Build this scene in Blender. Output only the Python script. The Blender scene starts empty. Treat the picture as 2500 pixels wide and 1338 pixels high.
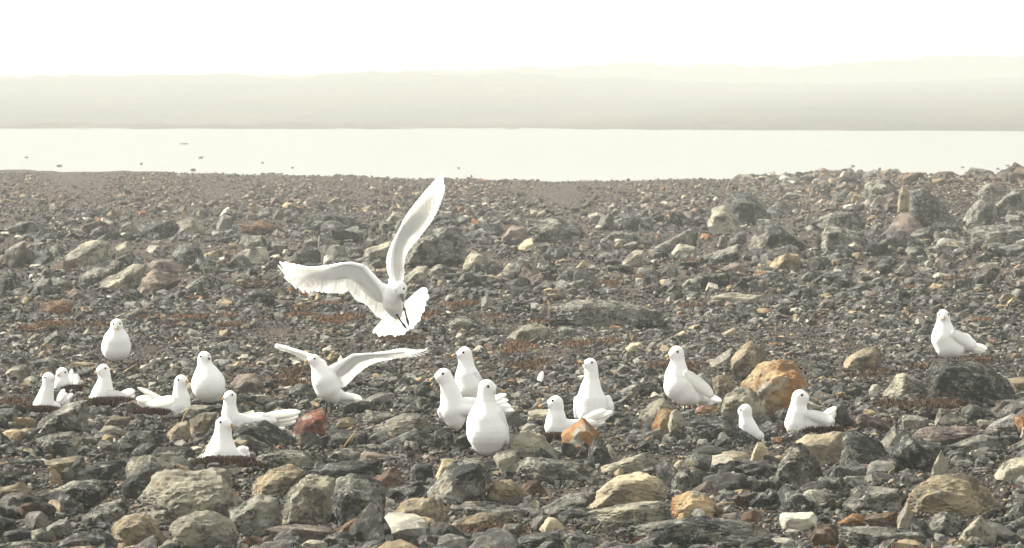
import bpy, bmesh, math, random
import numpy as np
from mathutils import Vector, Matrix

S = bpy.context.scene
COL = S.collection
R = math.radians
rng = np.random.default_rng(11)
random.seed(11)

# ------------------------------------------------------------------ camera
F = 15000.0          # focal length in photo pixels (photo is 2500 px wide)
HC = 1.25            # lens height above the ground
YH = 275.0           # photo row of the horizon
cam_d = bpy.data.cameras.new('camera')
cam = bpy.data.objects.new('camera', cam_d); COL.objects.link(cam)
cam.location = (0, 0, HC); cam.rotation_euler = (R(90), 0, 0)
cam_d.sensor_width = 36.0; cam_d.lens = 36.0*F/2500.0
cam_d.shift_y = -(669.0-YH)/2500.0
cam_d.dof.use_dof = True; cam_d.dof.focus_distance = 25.0; cam_d.dof.aperture_fstop = 45.0
cam_d.clip_start = 0.1; cam_d.clip_end = 20000
S.camera = cam

# ------------------------------------------------------------------ light
SUN_EL, SUN_AZ = 35.0, -66.0      # azimuth measured from straight ahead, negative = left
az = R(SUN_AZ)
sdir = Vector((math.sin(az)*math.cos(R(SUN_EL)), math.cos(az)*math.cos(R(SUN_EL)), math.sin(R(SUN_EL))))
sun_d = bpy.data.lights.new('sun', 'SUN'); sun_d.energy = 4.8; sun_d.angle = R(5.0); sun_d.color = (1.0, .955, .875)
sun = bpy.data.objects.new('sun', sun_d); COL.objects.link(sun)
sun.rotation_euler = (-sdir).to_track_quat('-Z', 'Y').to_euler(); sun.location = (-10, 20, 20)
W = bpy.data.worlds.new('World'); S.world = W; W.use_nodes = True
nt = W.node_tree; bg = nt.nodes['Background']
sky = nt.nodes.new('ShaderNodeTexSky'); sky.sky_type = 'NISHITA'; sky.sun_disc = False
sky.sun_elevation = R(SUN_EL); sky.sun_rotation = R(SUN_AZ)
sky.dust_density = 2.0; sky.air_density = 1.0
hs = nt.nodes.new('ShaderNodeHueSaturation'); hs.inputs['Saturation'].default_value = 0.12
nt.links.new(sky.outputs[0], hs.inputs['Color'])
tint = nt.nodes.new('ShaderNodeMix'); tint.data_type = 'RGBA'; tint.blend_type = 'MULTIPLY'
tint.inputs['Factor'].default_value = 1.0; tint.inputs['B'].default_value = (1.0, 1.0, .965, 1)
nt.links.new(hs.outputs[0], tint.inputs['A'])
fog = nt.nodes.new('ShaderNodeMix'); fog.data_type = 'RGBA'; fog.blend_type = 'ADD'; fog.inputs['Factor'].default_value = 1.0
fog.inputs['B'].default_value = (1.5, 1.5, 1.42, 1)          # pale cloud veil over the clear-sky model
nt.links.new(tint.outputs['Result'], fog.inputs['A'])
nt.links.new(fog.outputs['Result'], bg.inputs['Color']); bg.inputs['Strength'].default_value = 0.09
S.view_settings.view_transform = 'Standard'; S.view_settings.look = 'None'
S.view_settings.exposure = 1.6; S.view_settings.gamma = 1.0
S.render.engine = 'CYCLES'
S.cycles.max_bounces = 6; S.cycles.volume_bounces = 2; S.cycles.use_denoising = True
HAZE_DENSITY = 0.00165

# ------------------------------------------------------------------ helpers
def tag(o, label=None, cat=None, group=None, kind=None):
    if label: o['label'] = label
    if cat: o['category'] = cat
    if group: o['group'] = group
    if kind: o['kind'] = kind
    return o

def link(name, mesh, mats, parent=None):
    o = bpy.data.objects.new(name, mesh); COL.objects.link(o)
    for m in (mats if isinstance(mats, (list, tuple)) else [mats]): mesh.materials.append(m)
    if parent:
        o.parent = parent
    return o

def np_mesh(name, V, T, smooth=False, colors=None):
    me = bpy.data.meshes.new(name)
    V = np.ascontiguousarray(V, dtype=np.float32); T = np.ascontiguousarray(T, dtype=np.int32)
    n, k = T.shape
    me.vertices.add(len(V)); me.vertices.foreach_set('co', V.ravel())
    me.loops.add(n*k); me.loops.foreach_set('vertex_index', T.ravel())
    me.polygons.add(n)
    me.polygons.foreach_set('loop_start', np.arange(n, dtype=np.int32)*k)
    me.polygons.foreach_set('use_smooth', np.full(n, smooth, dtype=bool))
    me.update(calc_edges=True)
    if colors is not None:
        a = me.color_attributes.new('tint', 'FLOAT_COLOR', 'POINT')
        a.data.foreach_set('color', np.ascontiguousarray(colors, dtype=np.float32).ravel())
    return me

def hash3(i, j, k, seed):
    h = (i*374761393 + j*668265263 + k*2147483647 + seed*1274126177) & 0xffffffff
    h = ((h ^ (h >> 13))*1274126177) & 0xffffffff
    h = (h ^ (h >> 16)) & 0xffffffff
    return h/4294967295.0

def vnoise(P, seed=0):
    """value noise in -1..1 at the rows of P (n,3)"""
    P = np.asarray(P, dtype=np.float64); I = np.floor(P).astype(np.int64); f = P-I; f = f*f*(3-2*f)
    r = 0
    for a in (0, 1):
        for b in (0, 1):
            for c in (0, 1):
                w = (f[:, 0] if a else 1-f[:, 0])*(f[:, 1] if b else 1-f[:, 1])*(f[:, 2] if c else 1-f[:, 2])
                r = r+w*hash3(I[:, 0]+a, I[:, 1]+b, I[:, 2]+c, seed)
    return r*2-1

def fbm(P, seed=0, o=4):
    r = 0; a = 1.0
    for k in range(o):
        r = r+a*vnoise(np.asarray(P)*(2.03**k), seed+k*17); a *= .5
    return r

def interp(x, table):
    xs, ys = zip(*table); return np.interp(x, xs, ys)

# ------------------------------------------------------------------ terrain
def sst(a, b, x):
    t = np.clip((x-a)/(b-a), 0, 1); return t*t*(3-2*t)
SHORE = [(-2500, 413), (0, 412), (280, 412), (520, 419), (720, 430), (1400, 432), (2500, 432), (5000, 430)]
WATER_Z = -0.075
def ground_h(X, D):
    X = np.atleast_1d(np.asarray(X, float)); D = np.atleast_1d(np.asarray(D, float))
    Dc = np.maximum(D, 8.0)
    P = np.stack([X, D, np.zeros_like(X)], 1)
    h = .018*vnoise(P*.8, 3)+.03*vnoise(P*np.array([.25, .12, 0]), 5)*sst(30, 60, D)
    h = h+.012*vnoise(P*2.7, 8)*(1-sst(60, 90, D))
    px = 1250+X/Dc*F
    m = sst(1850, 2200, px)*sst(50, 82, D)*(1-sst(88, 100, D))
    h = h+.33*m
    h = h+.10*sst(300, 100, px)*sst(50, 62, D)*(1-sst(66, 80, D))
    Ds = HC*F/(interp(px, SHORE)-YH)
    Ds = Ds+3.0*vnoise(P*np.array([.9, 0, 0]), 21)+1.5*vnoise(P*np.array([2.7, 0, 0]), 22)
    h = h-.9*sst(-3, 14, D-Ds)
    return h

def hit(px, py, lift=0.0):
    """ground point (X, D, Z) seen at photo pixel (px, py)"""
    px = np.atleast_1d(np.asarray(px, float)); py = np.atleast_1d(np.asarray(py, float))
    D = HC*F/np.maximum(py-YH, 80)
    Dn = np.maximum(D*.62, 8.0)
    best = D.copy(); done = np.zeros(len(D), bool)
    for k in range(60):
        d = Dn+(D*1.03-Dn)*k/59.0
        z = HC-(py-YH)/F*d
        g = ground_h((px-1250)/F*d, d)
        ok = (~done) & (z <= g)
        best[ok] = d[ok]; done |= ok
    X = (px-1250)/F*best
    return X, best, HC-(py-YH)/F*best

def P3(px, py, D, dep=0.0):
    """photo pixel at distance D; dep = depth offset in pixels of that distance"""
    s = D/F
    return Vector(((px-1250)*s, D+dep*s, HC-(py-YH)*s))

# ------------------------------------------------------------------ materials
def newmat(name):
    m = bpy.data.materials.new(name); m.use_nodes = True
    b = m.node_tree.nodes['Principled BSDF']
    b.inputs['Roughness'].default_value = .85
    b.inputs['Specular IOR Level'].default_value = .15
    return m, m.node_tree, b

def nz(t, vec, scale, detail=4, rough=.6, off=0):
    n = t.nodes.new('ShaderNodeTexNoise'); n.inputs['Scale'].default_value = scale
    n.inputs['Detail'].default_value = detail; n.inputs['Roughness'].default_value = rough
    if off:
        a = t.nodes.new('ShaderNodeVectorMath'); a.operation = 'ADD'; a.inputs[1].default_value = (off, off*1.7, off*.3)
        t.links.new(vec, a.inputs[0]); vec = a.outputs[0]
    t.links.new(vec, n.inputs['Vector']); return n.outputs['Fac']

def ramp(t, fac, a, b, lo=0.0, hi=1.0):
    r = t.nodes.new('ShaderNodeMapRange'); r.inputs['From Min'].default_value = a; r.inputs['From Max'].default_value = b
    r.inputs['To Min'].default_value = lo; r.inputs['To Max'].default_value = hi
    r.interpolation_type = 'SMOOTHSTEP'
    t.links.new(fac, r.inputs['Value']); return r.outputs['Result']

def mixc(t, fac, A, B, mode='MIX'):
    m = t.nodes.new('ShaderNodeMix'); m.data_type = 'RGBA'; m.blend_type = mode
    for s, v in (('Factor', fac), ('A', A), ('B', B)):
        if isinstance(v, (tuple, float, int)):
            m.inputs[s].default_value = v if not isinstance(v, tuple) else (v+(1,) if len(v) == 3 else v)
        else: t.links.new(v, m.inputs[s])
    return m.outputs['Result']

def mul(t, a, b):
    m = t.nodes.new('ShaderNodeMath'); m.operation = 'MULTIPLY'
    for i, v in enumerate((a, b)):
        if isinstance(v, (float, int)): m.inputs[i].default_value = v
        else: t.links.new(v, m.inputs[i])
    return m.outputs[0]

def rock_mat(name, use_attr, scale=1.0, ochre=False):
    m, t, b = newmat(name)
    geo = t.nodes.new('ShaderNodeNewGeometry'); pos = geo.outputs['Position']
    if use_attr:
        c = t.nodes.new('ShaderNodeVertexColor'); c.layer_name = 'tint'; col, al = c.outputs['Color'], c.outputs['Alpha']
    else:
        c = t.nodes.new('ShaderNodeObjectInfo'); col, al = c.outputs['Color'], c.outputs['Alpha']
    if ochre:                    # iron-stained break faces: orange, tan and bare pale stone in patches
        no = nz(t, pos, 5.5, 4, .55, 12.0); no2 = nz(t, pos, 9, 4, .6, 15.0)
        col = mixc(t, ramp(t, no, .47, .58), col, (.40, .30, .17)); col = mixc(t, ramp(t, no2, .55, .62), col, (.32, .30, .25))
    # grain and broad tone drift
    n0 = nz(t, pos, 7*scale, 5, .65)
    col2 = mixc(t, 1.0, col, mixc(t, ramp(t, n0, .3, .7), (.55, .55, .56), (1.42, 1.38, 1.25)), 'MULTIPLY')
    # ochre weathering patches
    n4 = nz(t, pos, 11*scale, 4, .6, 9.1)
    col2 = mixc(t, mul(t, ramp(t, n4, .58, .66), .25), col2, (.27, .19, .09))
    # pale crust
    n3 = nz(t, pos, 32*scale, 8, .8, 3.3)
    col2 = mixc(t, mul(t, ramp(t, n3, .50, .58), mul(t, al, .75)), col2, (.39, .375, .31))
    # dark crust: fine specks, denser inside broad patches
    n2 = nz(t, pos, 75*scale, 8, .8, 5.7); n5 = nz(t, pos, 9*scale, 5, .65, 1.9)
    ad = t.nodes.new('ShaderNodeMath'); ad.operation = 'MULTIPLY_ADD'; t.links.new(n5, ad.inputs[0]); ad.inputs[1].default_value = 1.25; t.links.new(n2, ad.inputs[2])
    col2 = mixc(t, mul(t, ramp(t, ad.outputs[0], 1.13, 1.19), al), col2, (.02, .022, .022))
    t.links.new(col2, b.inputs['Base Color'])
    bn = nz(t, pos, 42*scale, 8, .8)
    bp = t.nodes.new('ShaderNodeBump'); bp.inputs['Strength'].default_value = .9; bp.inputs['Distance'].default_value = .02
    t.links.new(bn, bp.inputs['Height']); t.links.new(bp.outputs[0], b.inputs['Normal'])
    return m

M = {}
M['rock'] = rock_mat('rock_surface', False)
M['ochre'] = rock_mat('iron_stained_rock', False, 1.0, True)
M['scree'] = rock_mat('scree_surface', True)

def soil():
    m, t, b = newmat('stony_soil')
    pos = t.nodes.new('ShaderNodeNewGeometry').outputs['Position']
    n = nz(t, pos, 1.3, 6, .7); n2 = nz(t, pos, 25, 6, .75, 2.0)
    c = mixc(t, ramp(t, n, .35, .65), (.022, .018, .014), (.048, .035, .026))
    c = mixc(t, ramp(t, n2, .3, .75), c, mixc(t, 1.0, c, (1.9, 1.85, 1.7), 'MULTIPLY'))
    t.links.new(c, b.inputs['Base Color'])
    bp = t.nodes.new('ShaderNodeBump'); bp.inputs['Strength'].default_value = .8; bp.inputs['Distance'].default_value = .03
    t.links.new(n2, bp.inputs['Height']); t.links.new(bp.outputs[0], b.inputs['Normal'])
    return m
M['soil'] = soil()

def hillmat():
    m, t, b = newmat('stony_hillside')
    pos = t.nodes.new('ShaderNodeNewGeometry').outputs['Position']
    mp = t.nodes.new('ShaderNodeMapping'); mp.inputs['Scale'].default_value = (1, .25, 2.2); t.links.new(pos, mp.inputs['Vector'])
    v = mp.outputs[0]
    n = nz(t, v, .05, 5, .7); n2 = nz(t, v, 1.6, 8, .85, 4.0); n3 = nz(t, v, .5, 7, .8, 7.0)
    c = mixc(t, ramp(t, n, .35, .65), (.016, .016, .014), (.042, .027, .021))
    c = mixc(t, ramp(t, n2, .44, .62), mixc(t, 1.0, c, (.1, .1, .1), 'MULTIPLY'), mixc(t, 1.0, c, (4.0, 3.6, 3.0), 'MULTIPLY'))
    c = mixc(t, ramp(t, n3, .6, .72), c, (.10, .095, .08))
    t.links.new(c, b.inputs['Base Color']); return m
M['hill'] = hillmat(); M['hill'].node_tree.nodes['Principled BSDF'].inputs['Specular IOR Level'].default_value = 0.0

def watermat():
    m, t, b = newmat('lake_water')
    b.inputs['Base Color'].default_value = (.05, .06, .055, 1); b.inputs['Roughness'].default_value = .08
    b.inputs['Specular IOR Level'].default_value = .5; b.inputs['IOR'].default_value = 1.33
    pos = t.nodes.new('ShaderNodeNewGeometry').outputs['Position']
    mp = t.nodes.new('ShaderNodeMapping'); mp.inputs['Scale'].default_value = (.8, .12, 1); t.links.new(pos, mp.inputs['Vector'])
    n = nz(t, mp.outputs[0], 1.1, 4, .6)
    bp = t.nodes.new('ShaderNodeBump'); bp.inputs['Strength'].default_value = .55; bp.inputs['Distance'].default_value = .06
    t.links.new(n, bp.inputs['Height']); t.links.new(bp.outputs[0], b.inputs['Normal'])
    return m
M['water'] = watermat()

def plumage():
    m, t, b = newmat('white_plumage')
    pos = t.nodes.new('ShaderNodeNewGeometry').outputs['Position']
    n = nz(t, pos, 60, 4, .6)
    c = mixc(t, n, (.78, .77, .735), (.86, .85, .82))
    t.links.new(c, b.inputs['Base Color']); b.inputs['Roughness'].default_value = .95
    b.inputs['Specular IOR Level'].default_value = .1
    b.inputs['Subsurface Weight'].default_value = .25; b.inputs['Subsurface Radius'].default_value = (.01, .009, .007)
    b.inputs['Subsurface Scale'].default_value = 1.0
    n2 = nz(t, pos, 170, 4, .7)
    bp = t.nodes.new('ShaderNodeBump'); bp.inputs['Strength'].default_value = .25; bp.inputs['Distance'].default_value = .004
    t.links.new(n2, bp.inputs['Height']); t.links.new(bp.outputs[0], b.inputs['Normal'])
    return m
def feathermat():
    m, t, b = newmat('white_flight_feathers')
    b.inputs['Base Color'].default_value = (.92, .915, .89, 1); b.inputs['Roughness'].default_value = .9
    b.inputs['Specular IOR Level'].default_value = .1
    tr = t.nodes.new('ShaderNodeBsdfTranslucent'); tr.inputs['Color'].default_value = (.96, .95, .92, 1)
    mx = t.nodes.new('ShaderNodeMixShader'); mx.inputs[0].default_value = .62
    t.links.new(b.outputs[0], mx.inputs[1]); t.links.new(tr.outputs[0], mx.inputs[2])
    t.links.new(mx.outputs[0], t.nodes['Material Output'].inputs['Surface']); return m
def flat(name, c, rough=.6, spec=.3):
    m, t, b = newmat(name); b.inputs['Base Color'].default_value = c+(1,); b.inputs['Roughness'].default_value = rough
    b.inputs['Specular IOR Level'].default_value = spec; return m
def attrmat(name, rough=.5):
    m, t, b = newmat(name); c = t.nodes.new('ShaderNodeVertexColor'); c.layer_name = 'tint'
    t.links.new(c.outputs['Color'], b.inputs['Base Color']); b.inputs['Roughness'].default_value = rough; return m
M['plumage'] = plumage(); M['feather'] = feathermat()
M['leg'] = flat('black_leg_skin', (.018, .018, .02), .5)
M['eye'] = flat('dark_eye', (.008, .007, .008), .5, .08)
M['bill'] = attrmat('horn_bill', .4)
M['gape'] = flat('red_gape', (.35, .05, .04), .5)
M['moss'] = attrmat('dry_moss', .95)
M['stem'] = flat('dry_straw', (.34, .27, .13), .9)

# ------------------------------------------------------------------ setting
def ground():
    c = np.linspace(-1, 1, 361)
    rows = np.concatenate([np.linspace(-40, 8, 13)[:-1], 8*np.exp(np.linspace(0, math.log(210/8.0), 620))])
    V = []
    for D in rows:
        hw = max(D, 6)*.1+2.0
        x = c*hw*1.5
        o = np.abs(c) > .85
        x[o] = np.sign(c[o])*(hw*1.275+((np.abs(c[o])-.85)/.15)**2*500)
        V.append(np.stack([x, np.full_like(x, D), np.zeros_like(x)], 1))
    V = np.concatenate(V); V[:, 2] = ground_h(V[:, 0], V[:, 1])
    V[:, 2] += .012*vnoise(V*np.array([9, 9, 0]), 61)*(V[:, 1] < 70)-.014
    nr, ncl = len(rows), len(c)
    i = (np.arange(nr-1)[:, None]*ncl+np.arange(ncl-1)[None]).ravel()
    T = np.stack([i, i+1, i+ncl+1, i+ncl], 1)
    o = link('ground', np_mesh('ground', V, T, True), M['soil']); tag(o, kind='structure')
ground()

wm = np_mesh('water', np.array([[-1400, 95, WATER_Z], [1400, 95, WATER_Z], [1400, 3000, WATER_Z], [-1400, 3000, WATER_Z]]), np.array([[0, 1, 2, 3]]))
tag(link('water', wm, M['water']), kind='structure')

def hills(name, base, crest, top, seed, amp, rows=46, cols=420, x0=-2600, x1=5200):
    """base, crest: distance by photo column; top: silhouette row by photo column"""
    px = np.linspace(x0, x1, cols); V = []
    for k in range(rows):
        u = k/(rows-1.0)*1.25
        D = interp(px, base)+(interp(px, crest)-interp(px, base))*u
        zt = HC+(YH-interp(px, top))/F*interp(px, crest)
        z = (WATER_Z-.35)+(zt-WATER_Z+.35)*np.minimum(u, 1)**1.15-np.maximum(u-1, 0)*6
        x = (px-1250)/F*D
        P = np.stack([x, D, np.zeros_like(x)], 1)
        z = z+amp*min(1, .15+u)*(fbm(P*np.array([.3, .05, 0]), seed, 6))*.42+amp*.5*np.maximum(0, vnoise(P*np.array([.35, .08, 0]), seed+90)-.3)
        V.append(np.stack([x, D, z], 1))
    V = np.concatenate(V)
    i = (np.arange(rows-1)[:, None]*cols+np.arange(cols-1)[None]).ravel()
    T = np.stack([i, i+1, i+cols+1, i+cols], 1)
    tag(link(name, np_mesh(name, V, T, False), M['hill']), kind='structure')
hills('far_shore', [(-2600, 480), (0, 452), (2500, 399), (5200, 380)], [(-2600, 560), (0, 540), (900, 560), (1200, 700), (1600, 900), (2500, 1050), (5200, 1050)],
      [(-2600, 306), (0, 306), (900, 302), (1150, 292), (1400, 268), (1650, 236), (1850, 216), (2100, 203), (2500, 188), (5200, 170)], 41, .45)
hills('distant_hills', [(-2600, 560), (5200, 560)], [(-2600, 1000), (5200, 1000)],
      [(-2600, 190), (0, 187), (250, 186), (550, 184), (700, 188), (900, 179), (1250, 180), (1450, 190), (1700, 198), (2000, 210), (5200, 215)], 57, .9)
hills('remote_hills', [(-2600, 1020), (5200, 1020)], [(-2600, 1180), (5200, 1180)],
      [(-2600, 200), (300, 190), (1000, 178), (1500, 160), (1750, 163), (1900, 162), (2150, 152), (2260, 138), (2340, 143), (2500, 134), (5200, 90)], 73, 1.1)

# ------------------------------------------------------------------ rock shapes
def icosphere(n):
    bm = bmesh.new(); bmesh.ops.create_icosphere(bm, subdivisions=n, radius=1.0)
    V = np.array([v.co[:] for v in bm.verts]); T = np.array([[v.index for v in f.verts] for f in bm.faces]); bm.free()
    return V/np.linalg.norm(V, axis=1)[:, None], T
ICO = {n: icosphere(n) for n in (1, 2, 3, 4, 5)}

def hull_planes(P):
    n = len(P)
    I, J, K = np.array([(i, j, k) for i in range(n) for j in range(i+1, n) for k in range(j+1, n)]).T
    N = np.cross(P[J]-P[I], P[K]-P[I]); L = np.linalg.norm(N, axis=1); ok = L > 1e-9
    N = N[ok]/L[ok][:, None]; d = np.einsum('ij,ij->i', N, P[I[ok]])
    s = N@P.T-d[:, None]
    a = s.max(1) < 1e-7; b = s.min(1) > -1e-7
    N = np.concatenate([N[a], -N[b]]); d = np.concatenate([d[a], -d[b]])
    keep = d > 1e-4; N, d = N[keep], d[keep]
    key = np.round(np.concatenate([N, d[:, None]], 1), 3); _, u = np.unique(key, axis=0, return_index=True)
    return N[u], d[u]

def star(dirs, N, d, p):
    q = np.maximum(dirs@N.T/d[None], 1e-6)
    mx = q.max(1)
    return 1.0/(mx*((q/mx[:, None])**p).sum(1)**(1.0/p))

def hull_rock(n, seed):
    r = np.random.default_rng(seed); bm = bmesh.new()
    P = r.normal(size=(n, 3)); P /= np.abs(P).max(1)[:, None]**.6*np.linalg.norm(P, axis=1)[:, None]**.4; P *= r.uniform(.75, 1.0, (n, 1))
    for p in P: bm.verts.new(p)
    res = bmesh.ops.convex_hull(bm, input=bm.verts)
    bmesh.ops.delete(bm, geom=[v for v in bm.verts if not v.link_faces], context='VERTS')
    bmesh.ops.triangulate(bm, faces=bm.faces); bm.verts.index_update()
    V = np.array([v.co[:] for v in bm.verts]); T = np.array([[v.index for v in f.verts] for f in bm.faces]); bm.free()
    V -= (V.max(0)+V.min(0))/2
    return V/np.abs(V).max(0), T

def random_rock(level, seed, p=18, flatz=.75, rough=.05):
    r = np.random.default_rng(seed)
    n = r.integers(9, 15)
    N = r.normal(size=(n, 3)); N /= np.linalg.norm(N, axis=1)[:, None]
    N = np.concatenate([N, np.eye(3), -np.eye(3)]); d = np.concatenate([r.uniform(.55, .95, n), np.full(6, 1.0)])
    V, T = ICO[level]
    rad = star(V, N, d, p); P = V*rad[:, None]
    if rough: P = P*(1+rough*fbm(P*2.2, seed, 3))[:, None]
    P = P*np.array([1, .8, flatz])
    return P, T

COLS = {'g': ((.185, .18, .155), .9, 'grey lichen-spotted'), 'd': ((.065, .068, .066), .7, 'dark grey'),
        'l': ((.34, .32, .255), .65, 'pale grey'), 't': ((.33, .27, .18), .6, 'tan'), 'o': ((.42, .22, .09), .25, 'orange'),
        'c': ((.50, .43, .31), .2, 'cream'), 'b': ((.15, .085, .05), .45, 'dark brown'), 'p': ((.24, .19, .165), .5, 'pinkish grey'),
        'r': ((.17, .055, .035), .5, 'rust red'), 'w': ((.62, .60, .52), .15, 'whitish')}

ROCKS = []        # (object, px centre, py centre, px width, px height, code)
BOXES = []

def poly_rock(code, poly, label=None, base=None, level=None):
    pts = np.array([[float(a) for a in q.split(',')] for q in poly.split()])
    x0, y0 = pts.min(0); x1, y1 = pts.max(0); cx, cy = (x0+x1)/2, (y0+y1)/2; w, h = x1-x0, y1-y0
    X, D, Z = (float(v[0]) for v in hit(cx, base or y1))
    s = D/F
    L = (pts-np.array([cx, cy]))*np.array([1, -1])           # local px, z up
    sd = int(cx*7+cy*13); r = np.random.default_rng(sd)
    dep = .42*min(w, 1.5*h)*r.uniform(.85, 1.15)
    sh = r.uniform(-.22, .12)*w
    drop = r.uniform(.10, .30)*h
    mid = np.stack([L[:, 0], np.zeros(len(L)), L[:, 1]], 1)
    k1, k2 = r.uniform(.5, .72), r.uniform(.55, .8)
    fr = np.stack([L[:, 0]*k1+sh, np.full(len(L), -dep), L[:, 1]*.72-drop], 1)
    bk = np.stack([L[:, 0]*k2-sh*.5, np.full(len(L), dep), L[:, 1]*.75-drop*.6], 1)
    low = L[L[:, 1] < -h*.15]
    ft = np.stack([low[:, 0], np.full(len(low), -dep*.3), low[:, 1]-h*.18], 1) if len(low) else mid[:0]
    Pn = np.concatenate([mid, fr+r.normal(0, .03*w, fr.shape), bk+r.normal(0, .03*w, bk.shape), ft])
    sc = np.array([w/2, dep, h/2]); Q = Pn/sc
    c0 = Q.mean(0)*np.array([1, .3, 1]); Q = Q-c0
    N, d = hull_planes(Q)
    # chipped corners: extra random cuts a little inside the hull
    nc = r.integers(1, 4); C = r.normal(size=(nc, 3)); C /= np.linalg.norm(C, axis=1)[:, None]
    sup = (C@Q.T).max(1); C, sup = C[sup > .3], sup[sup > .3]
    N = np.concatenate([N, C]); d = np.concatenate([d, sup*r.uniform(.88, .98, len(sup))])
    lv = level or (5 if w > 110 else 4 if w > 30 else 3)
    V, T = ICO[lv]
    P = V*star(V, N, d, 110)[:, None]
    a = .07 if code != 'c' else .045
    big = max(w, h)/60.0
    st = P@np.array([.25, .2, .95])*r.uniform(3.5, 7)*max(1, big*.8)+.5*vnoise(P*1.5, 7)      # bedding steps
    step = (st-np.floor(st)); step = np.minimum(step/.8, (1-step)/.2)
    P = P*(1+a*fbm(P*1.7+sd % 50, sd % 97, 2)+.045*fbm(P*5*max(1, big*.7)+9, sd % 89, 5)-.10*np.maximum(0, vnoise(P*2.6+31, sd % 71)-.25)+r.uniform(0, .028)*step)[:, None]
    Wd = (P+c0)*sc*s
    me = np_mesh('rock', Wd, T, True); me.set_sharp_from_angle(angle=R(24))
    name = 'boulder' if w*s > .45 else 'rock' if w*s > .09 else 'stone'
    o = link(name, me, M['ochre' if code in 'or' else 'rock'])
    zc = HC-(cy-YH)*s
    o.location = ((cx-1250)*s, D+dep*s*.55, zc)
    c, lich, word = COLS[code]
    v = r.uniform(.88, 1.12)
    o.color = (c[0]*v*.82, c[1]*v*.82, c[2]*v*.80, lich)
    ROCKS.append([o, cx, cy, w, h, code, label]); BOXES.append((x0, y0, x1, y1, D))
    return o

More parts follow.
